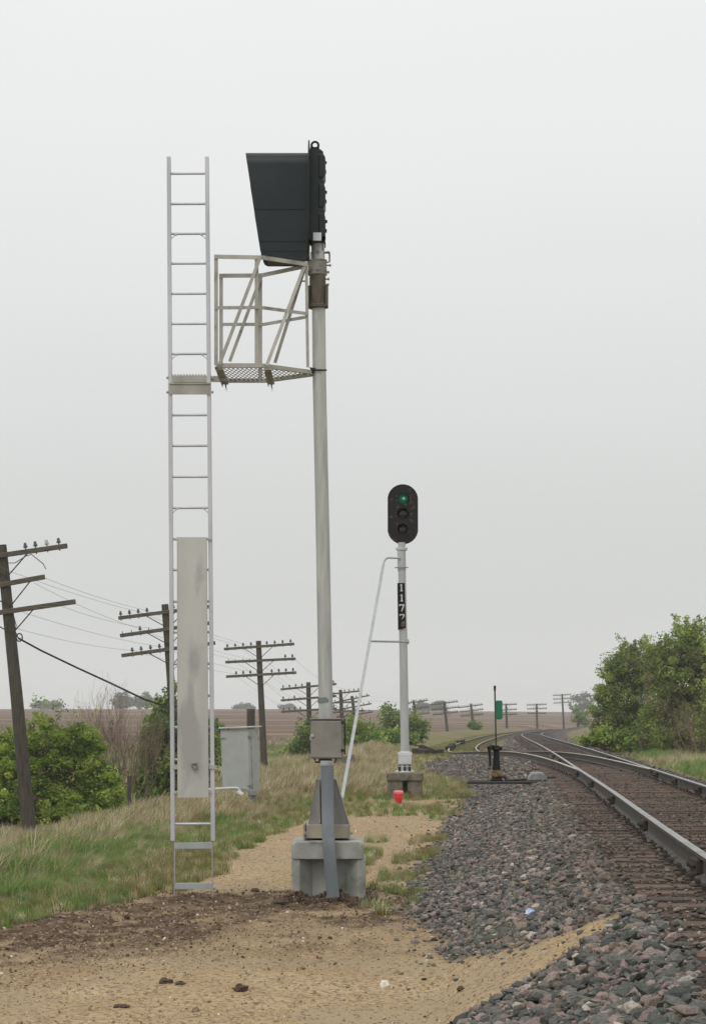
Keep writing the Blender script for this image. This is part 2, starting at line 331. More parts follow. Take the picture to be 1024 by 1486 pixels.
# ------------------------------------------------------------------ ground sheet
def build_ground():
    tc = np.linspace(-.215, .215, 400); ts = np.geomspace(.0022, 1.35, 46)
    t = np.concatenate([(-.215 - ts)[::-1], tc, .215 + ts])
    d = [-3.5]
    while d[-1] < 1480:
        q = d[-1]; d.append(q + (.35 if q < 8 else (.0042 * q if q < 62 else min(.018 * q, 60))))
    d = np.array(d)
    T, D = np.meshgrid(t, d); X = T * (D + 5.0)
    Z = ground(X, D) + EYE
    nr, nc = X.shape
    me = bpy.data.meshes.new('ground')
    vs = np.stack([X, D, Z], -1).reshape(-1, 3)
    i = np.arange((nr-1)*(nc-1)); r = i // (nc-1); c = i % (nc-1); a = r*nc + c
    fs = np.stack([a, a+1, a+nc+1, a+nc], -1)
    me.vertices.add(len(vs)); me.vertices.foreach_set('co', vs.ravel())
    me.loops.add(fs.size); me.loops.foreach_set('vertex_index', fs.ravel().astype(np.int32))
    me.polygons.add(len(fs)); me.polygons.foreach_set('loop_start', (np.arange(len(fs))*4).astype(np.int32)); 
    me.polygons.foreach_set('use_smooth', np.ones(len(fs), bool))
    me.update(calc_edges=True)
    x = X.ravel(); dd = D.ravel()
    n1 = fbm(x*1.6, dd*1.1, 31) - .5; n2 = fbm(x*.5, dd*.3, 41) - .5
    # zone weights
    bal = smooth(x, toe(dd) - .12 + n1*.35, toe(dd) + .12 + n1*.35) * (1 - smooth(x, xm(dd) + 2.6 + n1, xm(dd) + 3.0 + n1))
    btw = (np.abs(x - xs(dd)) < 1.0) & (dd > 92)        # grass grown in the side track
    bal = bal * np.where(btw & (dd < 260), .12, 1)
    bal = bal * (1 - smooth(dd, 380, 430))
    soil = soilmask(x, dd) * (1 - bal)
    road = smooth(x, xg(dd) - .25 + n1*.9, xg(dd) + .15 + n1*.9) * (1 - smooth(dd, 40 + 6*n2, 44 + 6*n2))
    mid = smooth(np.abs(x - np.interp(dd, [20,24,34], [-.55,-.1,.5])), .3, .1) * smooth(dd, 22.5, 24) * (1 - smooth(dd, 28, 34)) * smooth(n1, -.15, .05)
    mid = np.maximum(mid, smooth(np.abs(x - (toe(dd)-.1)), .5, .1) * smooth(dd, 22, 26) * smooth(n1, -.05, .12))
    road = road * (1 - .8*mid) * (1 - bal)
    dl = np.interp(x, *DL); ds = np.maximum(152, dl + 1)
    fld = smooth(dd, ds - 4 + 6*n2, ds + 2 + 6*n2)
    gr = np.clip(greenness(x, dd), 0, 1)
    brown = smooth(np.abs(x - xm(dd)), 2.0, 1.2) * bal * (1 - .45*smooth(dd, 70, 140))   # rusty dust over the ballast by the rails
    for nm, arr in (('zone', (bal, road, soil)), ('zone2', (fld, gr, brown))):
        at = me.color_attributes.new(nm, 'FLOAT_COLOR', 'POINT')
        q = np.ones((len(x), 4)); q[:, 0], q[:, 1], q[:, 2] = arr
        at.data.foreach_set('color', q.ravel())
    me.materials.append(ground_mat())
    o = bpy.data.objects.new('ground', me); C.objects.link(o); tag(o, kind='structure')
def greenness(x, d):
    n = fbm(x*.55, d*.28, 61) - .5; n2 = fbm(x*2.2, d*1.2, 67) - .5
    g = .40 + 3.8*n + 2.0*n2
    g = g + .5 * smooth(x, -2.2, -3.3) * (1 - smooth(d, 30, 42))       # lush bank, near left
    g = g - .24 * smooth(d, 32, 46) * (1 - smooth(d, 60, 120))
    g = g - .2 * smooth(d, 20, 22)*smooth(x, -3, -2)
    g = g + .55 * smooth(np.hypot((x+1.9)/.9, (d-33)/4), 1, .4)      # dark green clump behind the ladder
    g = g + .65 * smooth(np.hypot((x-3.6)/2.0, (d-52)/9), 1, .4)
    g = g + .8 * smooth(d, 92, 112) * (1 - smooth(d, 145, 160)) * smooth(x, -1, -4)
    g = g + .6 * ((np.abs(x - xs(d)) < 1.6) & (d > 88))
    return g
def ground_mat():
    m = bpy.data.materials.new('ground_soil'); m.use_nodes = True; nt = m.node_tree; N = nt.nodes; L = nt.links
    b = N['Principled BSDF']; b.inputs['Roughness'].default_value = 1; b.inputs['Specular IOR Level'].default_value = .1
    tc = N.new('ShaderNodeTexCoord')
    def noise(s, det=5, st=None):
        n = N.new('ShaderNodeTexNoise'); n.inputs['Scale'].default_value = s; n.inputs['Detail'].default_value = det
        if st:
            q = N.new('ShaderNodeMapping'); q.inputs['Scale'].default_value = st; L.new(tc.outputs['Object'], q.inputs[0]); L.new(q.outputs[0], n.inputs['Vector'])
        else: L.new(tc.outputs['Object'], n.inputs['Vector'])
        return n.outputs[0]
    def rr(src, a, b_, c=0, d=1):
        r = N.new('ShaderNodeMapRange'); r.inputs[1].default_value = a; r.inputs[2].default_value = b_; r.inputs[3].default_value = c; r.inputs[4].default_value = d; L.new(src, r.inputs[0]); return r.outputs[0]
    def mix(f, a, c):
        x = N.new('ShaderNodeMix'); x.data_type = 'RGBA'
        (L.new(f, x.inputs[0]) if not isinstance(f, float) else setattr(x.inputs[0], 'default_value', f))
        for s, i in ((a, 6), (c, 7)):
            if isinstance(s, tuple): x.inputs[i].default_value = (*s, 1)
            else: L.new(s, x.inputs[i])
        return x.outputs[2]
    def attr(n):
        a = N.new('ShaderNodeVertexColor'); a.layer_name = n; s = N.new('ShaderNodeSeparateColor'); L.new(a.outputs[0], s.inputs[0]); return s.outputs
    z = attr('zone'); z2 = attr('zone2')
    vor = N.new('ShaderNodeTexVoronoi'); vor.inputs['Scale'].default_value = 38; L.new(tc.outputs['Object'], vor.inputs['Vector'])
    vs = N.new('ShaderNodeSeparateColor'); L.new(vor.outputs['Color'], vs.inputs[0]); vs = vs.outputs
    vor2 = N.new('ShaderNodeTexVoronoi'); vor2.inputs['Scale'].default_value = 17; L.new(tc.outputs['Object'], vor2.inputs['Vector'])
    vs2 = N.new('ShaderNodeSeparateColor'); L.new(vor2.outputs['Color'], vs2.inputs[0]); vs2 = vs2.outputs
    # grass soil
    grass = mix(z2[1], mix(rr(noise(5), .35, .65), lin(114,102,78), lin(132,118,92)), mix(rr(noise(4), .35, .65), lin(86,98,52), lin(106,114,66)))
    # tan gravel
    t1 = mix(rr(noise(1.1, 6), .35, .65), lin(166,144,111), lin(180,160,128))
    t1 = mix(rr(noise(26, 4), .42, .66), t1, lin(138,116,88))
    t1 = mix(rr(noise(.6, 5), .48, .62), t1, lin(158,140,112)); t1 = mix(rr(vs[1], .9, .93), t1, lin(112,98,84))
    # dark soil
    s1 = mix(rr(noise(6, 8), .35, .62), lin(106,88,70), lin(74,61,50)); s1 = mix(rr(noise(2.2, 6), .5, .68), s1, lin(142,124,98)); s1 = mix(rr(vs[2], .9, .93), s1, lin(150,134,112))
    # ballast
    b1 = mix(vs2[0], lin(66,66,66), lin(104,101,98)); b1 = mix(rr(vs2[1], .72, .75), b1, lin(118,100,96)); b1 = mix(rr(vs2[2], .9, .93), b1, lin(150,146,136))
    b1 = mix(rr(vor2.outputs['Distance'], .45, .75), b1, lin(44,43,42))
    b1 = mix(z2[2], b1, mix(rr(noise(7), .35, .65), lin(78,69,60), lin(56,51,46)))
    # ploughed field
    f1 = mix(rr(noise(.035, 6, (1, .25, 1)), .35, .65), lin(102,86,74), lin(114,97,83)); f1 = mix(rr(noise(.35, 6, (.35, 2.2, 1)), .45, .7), f1, lin(96,80,69))
    f1 = mix(rr(noise(.012, 4, (1, 4, 1)), .52, .62), f1, lin(138,119,101))
    c = mix(z[1], grass, t1); c = mix(z[2], c, s1); c = mix(z[0], c, b1); c = mix(z2[0], c, f1)
    L.new(c, b.inputs['Base Color'])
    bn = N.new('ShaderNodeMath'); bn.operation = 'ADD'; L.new(noise(30, 6), bn.inputs[0])
    mv = N.new('ShaderNodeMath'); mv.operation = 'MULTIPLY'; L.new(vor2.outputs['Distance'], mv.inputs[0]); L.new(z[0], mv.inputs[1])
    ng = N.new('ShaderNodeMath'); ng.operation = 'MULTIPLY'; L.new(mv.outputs[0], ng.inputs[0]); ng.inputs[1].default_value = -2.0; L.new(ng.outputs[0], bn.inputs[1])
    bp = N.new('ShaderNodeBump'); bp.inputs['Strength'].default_value = .7; bp.inputs['Distance'].default_value = .02; L.new(bn.outputs[0], bp.inputs['Height']); L.new(bp.outputs[0], b.inputs['Normal'])
    return m
build_ground()

# ------------------------------------------------------------------ scattering of uncountable stuff
def scatter(name, pts, rot, scl, col, pid, protos, label, cat=None):
    me = bpy.data.meshes.new(name); n = len(pts)
    me.vertices.add(n); me.vertices.foreach_set('co', np.asarray(pts, np.float32).ravel())
    a = me.attributes.new('rot', 'FLOAT_VECTOR', 'POINT'); a.data.foreach_set('vector', np.asarray(rot, np.float32).ravel())
    a = me.attributes.new('scl', 'FLOAT', 'POINT'); a.data.foreach_set('value', np.asarray(scl, np.float32))
    c4 = np.ones((n, 4), np.float32); c4[:, :3] = col
    a = me.attributes.new('col', 'FLOAT_COLOR', 'POINT'); a.data.foreach_set('color', c4.ravel())
    a = me.attributes.new('pid', 'INT', 'POINT'); a.data.foreach_set('value', np.asarray(pid, np.int32))
    cc = bpy.data.collections.new(name + '_kinds')
    for i, p in enumerate(protos):
        cc.objects.link(bpy.data.objects.new('%s_kind_%02d' % (name, i), p))
    g = bpy.data.node_groups.new(name + '_nodes', 'GeometryNodeTree')
    g.interface.new_socket('Geometry', in_out='INPUT', socket_type='NodeSocketGeometry'); g.interface.new_socket('Geometry', in_out='OUTPUT', socket_type='NodeSocketGeometry')
    N = g.nodes; L = g.links; gi = N.new('NodeGroupInput'); go = N.new('NodeGroupOutput')
    ip = N.new('GeometryNodeInstanceOnPoints'); ci = N.new('GeometryNodeCollectionInfo'); ci.inputs['Collection'].default_value = cc
    ci.inputs['Separate Children'].default_value = True; ci.inputs['Reset Children'].default_value = True
    def na(t, nm):
        q = N.new('GeometryNodeInputNamedAttribute'); q.data_type = t; q.inputs['Name'].default_value = nm; return q.outputs['Attribute']
    mtp = N.new('GeometryNodeMeshToPoints'); L.new(gi.outputs[0], mtp.inputs[0]); L.new(mtp.outputs[0], ip.inputs['Points'])
    L.new(ci.outputs[0], ip.inputs['Instance']); ip.inputs['Pick Instance'].default_value = True
    L.new(na('INT', 'pid'), ip.inputs['Instance Index'])
    e2r = N.new('FunctionNodeEulerToRotation'); L.new(na('FLOAT_VECTOR', 'rot'), e2r.inputs[0]); L.new(e2r.outputs[0], ip.inputs['Rotation'])
    L.new(na('FLOAT', 'scl'), ip.inputs['Scale']); L.new(ip.outputs[0], go.inputs[0])
    o = bpy.data.objects.new(name, me); C.objects.link(o); md = o.modifiers.new('scatter', 'NODES'); md.node_group = g
    return tag(o, label, cat, kind='stuff')
STONEM = attr_mat('crushed_stone', rough=.9, vary=.35, scale=9)
def stone_mesh(seed, flat=.65):
    r = random.Random(seed); t = (1 + 5**.5) / 2
    vs = [(-1,t,0),(1,t,0),(-1,-t,0),(1,-t,0),(0,-1,t),(0,1,t),(0,-1,-t),(0,1,-t),(t,0,-1),(t,0,1),(-t,0,-1),(-t,0,1)]
    fs = [(0,11,5),(0,5,1),(0,1,7),(0,7,10),(0,10,11),(1,5,9),(5,11,4),(11,10,2),(10,7,6),(7,1,8),(3,9,4),(3,4,2),(3,2,6),(3,6,8),(3,8,9),(4,9,5),(2,4,11),(6,2,10),(8,6,7),(9,8,1)]
    sx, sy, sz = r.uniform(.8, 1.3), r.uniform(.7, 1.0), r.uniform(.38, .7) * flat / .65
    vv = [(x*sx*q*.5/1.9, y*sy*q*.5/1.9, z*sz*q*.5/1.9) for (x, y, z) in vs for q in [r.uniform(.72, 1.2)]]
    me = bpy.data.meshes.new('stone'); me.from_pydata(vv, [], fs); me.materials.append(STONEM); return me
STONES = [stone_mesh(i) for i in range(10)]
def pick_cols(n, table):
    w = np.array([t[0] for t in table], float); w /= w.sum(); k = rng.choice(len(table), n, p=w)
    c = np.array([lin(*t[1]) for t in table])[k]; return c * rng.uniform(.72, 1.25, (n, 1))
def ballast_stones():
    X = []; D = []; S = []
    for d0, d1, per, sz in ((7, 12, 820, .056), (12, 20, 900, .046), (20, 30, 760, .042), (30, 46, 420, .046), (46, 80, 130, .060), (80, 150, 34, .085)):
        wdt = 7.0; n = int((d1-d0)*wdt*per)
        d = rng.uniform(d0, d1, n); x = toe(d) - .5 + rng.uniform(0, 1, n) * wdt
        tt = toe(d); n1 = (fbm(x*1.6, d*1.1, 31) - .5) * .35
        pr = np.clip((x - tt - n1 + .10) / .22, 0, 1); pr = np.maximum(pr, .13 * np.exp(-np.clip(tt - x, 0, 2) / .16))
        pr = pr * (x < xm(d) + 3.0 + n1*2)
        pr = pr * np.where((x < 1.2 + .21*(d+2)), 1, 0)                   # beyond the view
        cen = np.abs(x - xm(d)); pr = pr * np.where(cen < 1.05, .22, np.where(cen < 1.42, .26, 1))
        cs = np.abs(x - xs(d)); pr = pr * np.where((cs < 1.2) & (d > 44), .4, 1) * np.where((d > 84) & (x < xs(d) + 1.3), 0, 1)
        k = rng.uniform(0, 1, n) < pr; X.append(x[k]); D.append(d[k]); S.append(np.clip(rng.lognormal(-.08, .42, k.sum()), .4, 2.3) * sz)
    x = np.concatenate(X); d = np.concatenate(D); s = np.concatenate(S); n = len(x)
    z = ground(x, d) + EYE + s * rng.uniform(-.10, .25, n); ct = np.abs(x - xm(d)) < 1.34; s = s * np.where(ct, .55, 1); z = np.where(ct, z + .010, z)
    c = pick_cols(n, ((40, (96,96,91)), (20, (76,78,73)), (24, (132,117,111)), (14, (118,106,95)), (5, (158,151,140)), (.4, (150,130,100))))
    g = (1 - smooth(np.abs(x - xm(d)), 1.2, 2.0))[:, None]
    g = g * smooth(d, 11, 15)[:, None]
    c = c * (1 - .5*g) + np.array(lin(92,79,67)) * .5 * g * rng.uniform(.7, 1.2, (n, 1))
    rot = np.stack([rng.normal(0, .32, n), rng.normal(0, .32, n), rng.uniform(0, 6.28, n)], -1)
    print('ballast stones', n)
    scatter('ballast_stones', np.stack([x, d, z], -1), rot, s, c, rng.integers(0, 10, n), STONES, 'loose crushed dark grey and mauve ballast stones along the railway track', 'ballast')
ballast_stones()
def gravel_chips():
    n = 110000; d = 8 + 38 * rng.uniform(0, 1, n)**1.5; x = rng.uniform(-1, 1, n) * (.19*(d + 1)) 
    soil = soilmask(x, d); road = (x > xg(d) - .2) & (x < toe(d) + .15)
    k = road & (rng.uniform(0, 1, n) < .50 + .5*soil)
    x = x[k]; d = d[k]; soil = soil[k]; n = len(x)
    s = np.clip(rng.lognormal(0, .45, n), .4, 3.2) * .011 * (1 + .35*soil) * (1 + (rng.uniform(0,1,n) < .012) * 1.6)
    c = pick_cols(n, ((44, (168,147,114)), (28, (150,128,98)), (16, (184,167,138)), (3, (206,198,182)), (12, (120,104,88))))
    cs = pick_cols(n, ((50, (86,71,58)), (28, (106,88,70)), (18, (132,114,90)), (2, (190,180,160))))
    c = np.where((rng.uniform(0, 1, n) < soil)[:, None], cs, c)
    z = ground(x, d) + EYE + s * .1
    rot = rng.uniform(0, 6.28, (n, 3))
    scatter('gravel', np.stack([x, d, z], -1), rot, s, c, rng.integers(0, 10, n), STONES, 'fine tan gravel and crumbs of soil lying on the dirt access road', 'gravel')
gravel_chips()

# ------------------------------------------------------------------ grass
GRASSM = attr_mat('grass_blade', rough=.75, trans=.35, vary=.2, scale=4)
def tuft(seed, n, h, spread, lean, wd, wind=.35):
    r = random.Random(seed); vs = []; fs = []
    for i in range(n):
        a = r.uniform(0, 6.28); rr = spread * r.random()**.6; bx, by = rr*math.cos(a), rr*math.sin(a)
        hh = h * r.uniform(.45, 1.1); la = r.uniform(0, 6.28); ll = lean * r.uniform(.1, 1)
        dx, dy = ll*math.cos(la) + wind * r.uniform(.2, 1), ll*math.sin(la)
        ta = r.uniform(0, 6.28); tx, ty = math.cos(ta)*wd*.5, math.sin(ta)*wd*.5; o = len(vs)
        for j in range(4):
            t = j / 3; q = (1 - .85*t**1.5)
            px, py, pz = bx + dx*hh*t*t, by + dy*hh*t*t, hh*t*(1 - .12*t*(abs(dx)+abs(dy)))
            vs += [(px - tx*q, py - ty*q, pz - .02*(j == 0)), (px + tx*q, py + ty*q, pz - .02*(j == 0))]
        fs += [(o+2*j, o+2*j+1, o+2*j+3, o+2*j+2) for j in range(3)]
    me = bpy.data.meshes.new('tuft'); me.from_pydata(vs, [], fs); me.materials.append(GRASSM); return me
TALL = [tuft(i, 13, 1.0, .22, .45, .040, .40) for i in range(5)]
SHORT = [tuft(20+i, 22, 1.0, .55, .6, .05, .2) for i in range(4)]
TANC = ((5, (192,178,146)), (4, (172,158,126)), (3, (216,204,174)), (2, (172,148,120)), (3, (132,136,84)), (1, (112,100,74)))
GRNC = ((5, (118,146,74)), (4, (98,130,62)), (3, (148,168,96)), (2, (126,146,102)), (2, (172,166,116)))
OLVC = ((5, (128,128,72)), (4, (142,134,84)), (3, (108,118,60)), (2, (156,144,102)))
def fields(n, d0, d1, tl, tr, pw=1.0):
    d = d0 + (d1-d0) * rng.uniform(0, 1, n)**pw; x = (tl + (tr - tl) * rng.uniform(0, 1, n)) * (d + 3); return x, d
def grass():
    # tall grass on the bank and beyond the road
    x, d = [np.concatenate(q) for q in zip(fields(19000, 15, 34, -.26, -.02), fields(22000, 30, 62, -.2, .06), fields(20000, 50, 125, -.2, .08), fields(22000, 100, 310, -.16, .115, 1.2))]
    n1 = fbm(x*1.6, d*1.1, 31) - .5
    edge = xg(d) - .75 - .5*n1 - .5*(1 - smooth(d, 30, 36))
    k = (x < edge) & (x < toe(d) - .5 + n1) & (x > xp(d) - 6)
    k &= ~((d < 30) & (x > -2.6 + .5*n1) & (rng.uniform(0, 1, len(x)) < .8))
    k &= np.hypot((x - xs(d))/2.2, 0*d) > np.where(d > 88, 1, 0)
    sh = np.hypot((x - 1.0)/1.6, (d - 41.7)/1.2) > 1; k &= sh
    x = x[k]; d = d[k]; n = len(x); n1 = n1[k]
    g = greenness(x, d); gr = rng.uniform(0, 1, n) < np.clip((g - .3) * 1.8 + .30, .12, .95)
    c = np.where(gr[:, None], pick_cols(n, GRNC), pick_cols(n, TANC))
    lush = smooth(x, -2.6, -3.6) * (1 - smooth(d, 27, 34))
    h = np.where(gr, .20, .30) * rng.uniform(.6, 1.3, n) * (1 + .15*smooth(d, 60, 110)) * (1 + .05*smooth(d, 24, 36)) * (.45 + .55*smooth(edge[k] - x, 0, 1.5)) * (.35 + 1.3*fbm(x*.9, d*.6, 91)) + .08*lush
    h = h * np.where((x > 1.5), .55, 1)
    z = ground(x, d) + EYE
    rot = np.stack([rng.normal(0, .12, n), rng.normal(.05, .12, n), rng.normal(0, .5, n)], -1)
    print('tall grass', n)
    scatter('tall_grass', np.stack([x, d, z], -1), rot, h * (1 + .0*d), c, rng.integers(0, 5, n), TALL, 'tall dry tan and green grass covering the bank beside the road', 'grass')
    # short turf
    x, d = [np.concatenate(q) for q in zip(fields(32000, 13, 30, -.27, .05), fields(26000, 26, 62, -.15, .09), fields(9000, 60, 120, -.1, .1))]
    n1 = fbm(x*1.6, d*1.1, 31) - .5
    k = x < xg(d) + .05 + n1*.9
    mid = (np.abs(x - np.interp(d, [20,24,34], [-.55,-.1,.5])) < .26) & (d > 22.5) & (d < 30) & (n1 > -.02)
    mid |= (np.abs(x - (toe(d) - .1)) < .32) & (d > 19) & (n1 > .02) & (rng.uniform(0, 1, len(x)) < .6)
    mid |= (d > 36) & (n1 > -.1)
    k = (k | mid) & (x < toe(d) + .1) & (x > xp(d)) & (rng.uniform(0, 1, len(x)) < .9)
    x = x[k]; d = d[k]; n = len(x); g = greenness(x, d)
    c = np.where((rng.uniform(0, 1, n) < np.clip(g*.8, .05, .5))[:, None], pick_cols(n, GRNC), np.where((rng.uniform(0,1,n) < .6)[:, None], pick_cols(n, OLVC), pick_cols(n, TANC)))
    z = ground(x, d) + EYE; rot = np.stack([rng.normal(0, .1, n), rng.normal(0, .1, n), rng.uniform(0, 6.28, n)], -1)
    print('short grass', n)
    scatter('short_grass', np.stack([x, d, z], -1), rot, rng.uniform(.05, .13, n) * (1 + .4*smooth(d, 30, 60)), c, rng.integers(0, 4, n), SHORT, 'short yellow-green turf at the edge of the gravel road', 'grass')
    # grass between the rails of the side track and right of the main track
    d = rng.uniform(88, 225, 9000); x = xs(d) + rng.uniform(-2.3, 1.0, 9000)
    k = (np.abs(np.abs(x - xs(d)) - .72) > .1); x = x[k]; d = d[k]
    h = rng.uniform(.07, .13, len(x)); c = pick_cols(len(x), OLVC[:3] + ((6, (138,148,72)), (3, (118,136,62))))
    n2 = 16000; d2 = 38 + 110*rng.uniform(0, 1, n2)**1.2; x2 = xm(d2) + 2.5 + rng.uniform(0, 1, n2)**.8 * (1.5 + .05*d2)
    g2 = fbm(x2*.7, d2*.2, 81); k2 = rng.uniform(0, 1, n2) < smooth(x2 - xm(d2), 2.5, 3.6) 
    x2 = x2[k2]; d2 = d2[k2]; g2 = g2[k2]
    c2 = np.where((g2 + rng.uniform(-.15,.15,len(x2)) > .50)[:, None], pick_cols(len(x2), GRNC), pick_cols(len(x2), TANC)); h2 = rng.uniform(.2, .5, len(x2)) * (.4 + .6*smooth(x2 - xm(d2), 2.8, 4.5))
    X = np.concatenate([x, x2]); Dd = np.concatenate([d, d2]); n = len(X)
    rot = np.stack([rng.normal(0, .12, n), rng.normal(.05, .12, n), rng.normal(0, .6, n)], -1)
    scatter('trackside_grass', np.stack([X, Dd, ground(X, Dd) + EYE], -1), rot, np.concatenate([h, h2]), np.concatenate([c, c2]), rng.integers(0, 5, n), TALL, 'grass growing between the disused rails and along the far side of the track', 'grass')
grass()

# ------------------------------------------------------------------ trees and bushes
LEAFM = attr_mat('leaf', rough=.6, trans=.5, inst=False, vary=.25, scale=.6)
def leaves_mesh(name, centers, crad, per, size, cols, parent, squash=.8):
    ci = np.repeat(np.arange(len(centers)), per); n = len(ci)
    dirs = rng.normal(0, 1, (n, 3)); dirs /= np.linalg.norm(dirs, axis=1)[:, None]
    rad = rng.uniform(0, 1, n)**.5
    p = centers[ci] + dirs * (rad * crad[ci])[:, None] * np.array([1, 1, squash])
    a = rng.normal(0, 1, (n, 3)); a[:, 2] *= .6; a /= np.linalg.norm(a, axis=1)[:, None]
    b = np.cross(a, rng.normal(0, 1, (n, 3))); b /= np.linalg.norm(b, axis=1)[:, None]
    s = size * rng.uniform(.6, 1.35, n)[:, None]
    q = np.stack([p - a*s*.5, p + b*s*.28, p + a*s*.5, p - b*s*.28], 1)
    cc = cols[ci] * rng.uniform(.75, 1.3, (n, 1))
    org = np.array(parent['_org'])
    me = bpy.data.meshes.new(name); vs = (q - org).reshape(-1, 3)
    me.vertices.add(4*n); me.vertices.foreach_set('co', vs.ravel())
    me.loops.add(4*n); me.loops.foreach_set('vertex_index', np.arange(4*n, dtype=np.int32))
    me.polygons.add(n); me.polygons.foreach_set('loop_start', np.arange(n, dtype=np.int32)*4)
    me.update(calc_edges=True)
    at = me.color_attributes.new('col', 'FLOAT_COLOR', 'POINT'); c4 = np.ones((4*n, 4)); c4[:, :3] = np.repeat(cc, 4, 0); at.data.foreach_set('color', c4.ravel())
    me.materials.append(LEAFM); o = bpy.data.objects.new(name, me); C.objects.link(o); o.parent = parent; return o
def tree(name, label, cat, base_uvd, blobs, nclump=90, per=60, leaf=.12, crad=.38, cols=((1, (92,120,50)),), group=None, tr=.07, dens_edge=.45, shoots=0):
    """base: pixel foot and distance; blobs: (u, v, half width px, half height px, depth offset m, weight)"""
    u, v, d = base_uvd; b = P(u, v, d); 
    b.z = gz(b.x, b.y) - .05 if d < 400 else b.z
    t = empty(name, tuple(b), label, cat, group)
    cs = []; rs = []
    W = sum(q[2]*q[3] for q in blobs)
    for (bu, bv, hw, hh, dd, *_) in blobs:
        k = max(4, int(nclump * hw*hh / W)); c0 = P(bu, bv, d + dd); a = hw * (d+dd) / F; c = hh * (d+dd) / F
        dr = rng.normal(0, 1, (k, 3)); dr /= np.linalg.norm(dr, axis=1)[:, None]; rad = rng.uniform(.25, 1.0, k)**dens_edge
        ps = np.array(c0) + dr * rad[:, None] * np.array([a, min(a, 2.5), c]); cs.append(ps)
    cs = np.concatenate(cs); lo = b.z + .1; cs[:, 2] = np.maximum(cs[:, 2], lo + rng.uniform(0, .5, len(cs)))
    rs = crad * rng.uniform(.5, 1.35, len(cs))
    cc = pick_cols(len(cs), cols)
    if shoots:
        top = cs[np.argsort(-cs[:, 2] - rng.uniform(0, 1.2, len(cs)))[:shoots]] + np.stack([rng.normal(.0, .25, shoots), rng.normal(0, .2, shoots), rng.uniform(.15, .55, shoots)], -1)
        sc = pick_cols(shoots, cols)
    mb = MB(); bb = np.array(b)
    stems = 3 if tr < .12 else 2
    hub = [Vector(b) + Vector((random.uniform(-.3, .3), random.uniform(-.3, .3), .35*(cs[:, 2].max() - b.z))) for _ in range(stems)]
    for h in hub: mb.tube([b + Vector((random.uniform(-.1,.1), random.uniform(-.1,.1), -.1)), b.lerp(h, .5) + Vector((random.uniform(-.08,.08), 0, 0)), h], [tr, tr*.8, tr*.6], 7)
    idx = rng.choice(len(cs), min(len(cs), 70), replace=False)
    for i in idx:
        h = random.choice(hub); e = Vector(cs[i]); m = h.lerp(e, .5) + Vector((random.uniform(-.15,.15), random.uniform(-.15,.15), random.uniform(-.05,.25)))
        mb.tube([h, m, e], [tr*.38, tr*.22, .008], 4, False)
    mb.build('trunk', BARK, t, smooth_=True, normals=False)
    if shoots:
        cs = np.concatenate([cs, top, top + [0, 0, .12]]); rs = np.concatenate([rs, np.full(2*shoots, .15) * (leaf/.12)]); cc = np.concatenate([cc, sc, sc])
    pw = np.full(len(cs), per)
    if shoots: pw[-2*shoots:] = max(5, per // 8)
    leaves_mesh('crown', cs, rs, pw, leaf, cc, t)
    return t
BUSH = ((5, (142,162,72)), (4, (116,142,62)), (4, (164,178,92)), (2, (94,116,54)), (1, (126,112,84)))
DARKB = ((5, (122,144,76)), (4, (98,122,64)), (2, (142,160,86)))
HEDG = ((5, (144,160,88)), (4, (122,140,76)), (3, (164,176,98)), (2, (142,132,104)))
tree('bush', 'broad bright green bush behind the nearest leaning telephone pole', 'bush', (85, 1205, 56),
     [(95, 1120, 62, 62, 0), (60, 1078, 32, 38, .6), (110, 1085, 40, 34, 0), (30, 1150, 55, 52, -.5), (150, 1150, 32, 42, -.3), (5, 1130, 34, 60, .5), (60, 1175, 70, 35, -.8), (10, 1185, 40, 30, -.4), (120, 1185, 60, 25, -1), (20, 1100, 40, 45, .2)], 1500, 62, .085, .22, BUSH, shoots=26)
tree('bush', 'green bush standing behind the ladder, to the right of the bare bush', 'bush', (250, 1165, 66),
     [(245, 1060, 34, 46, 0), (262, 1120, 54, 50, .3), (306, 1075, 22, 30, .4), (225, 1140, 34, 34, -.3), (228, 1085, 28, 34, 0)], 240, 80, .13, .38, DARKB, shoots=10)
tree('bush', 'green bush between the fourth telephone pole and the silver junction box', 'bush', (448, 1108, 108),
     [(452, 1075, 22, 30, 0), (432, 1094, 14, 16, 0), (475, 1085, 22, 24, .5)], 60, 60, .2, .55, DARKB)
tree('bush', 'bright green bush between the silver mast and the slanted ladder pipe', 'bush', (522, 1092, 120),
     [(520, 1062, 24, 22, 0), (510, 1080, 22, 15, 0), (540, 1076, 20, 15, -.5)], 60, 60, .2, .6, BUSH)
tree('bush', 'taller dark green bush directly behind the far signal mast', 'bush', (595, 1085, 130),
     [(568, 1043, 13, 24, 0), (592, 1058, 26, 22, .5), (606, 1055, 15, 20, .2), (580, 1070, 30, 14, 0)], 80, 60, .2, .6, DARKB, shoots=4)
tree('bush', 'bright low bush left of the base of the far signal mast', 'bush', (563, 1088, 122), [(562, 1073, 20, 15, 0), (545, 1080, 12, 8, -.2)], 34, 50, .2, .55, BUSH)
tree('bush', 'tiny round shrub at the foot of a distant telephone pole beside the siding', 'bush', (690, 1064, 235), [(689, 1054, 9, 9, 0)], 30, 60, .2, .35, DARKB)
GR = 'overgrown trees right of the track'
tree('tree', 'leafy tree at the left end of the trackside thicket, with thin outer branches', 'tree', (905, 1085, 98),
     [(905, 1005, 38, 66, 0), (920, 968, 40, 36, 0), (882, 1035, 26, 38, -.5), (930, 1055, 44, 40, 0), (900, 1070, 34, 24, -.6), (880, 1000, 14, 20, .4)], 420, 120, .12, .42, HEDG, GR, .12, shoots=34)
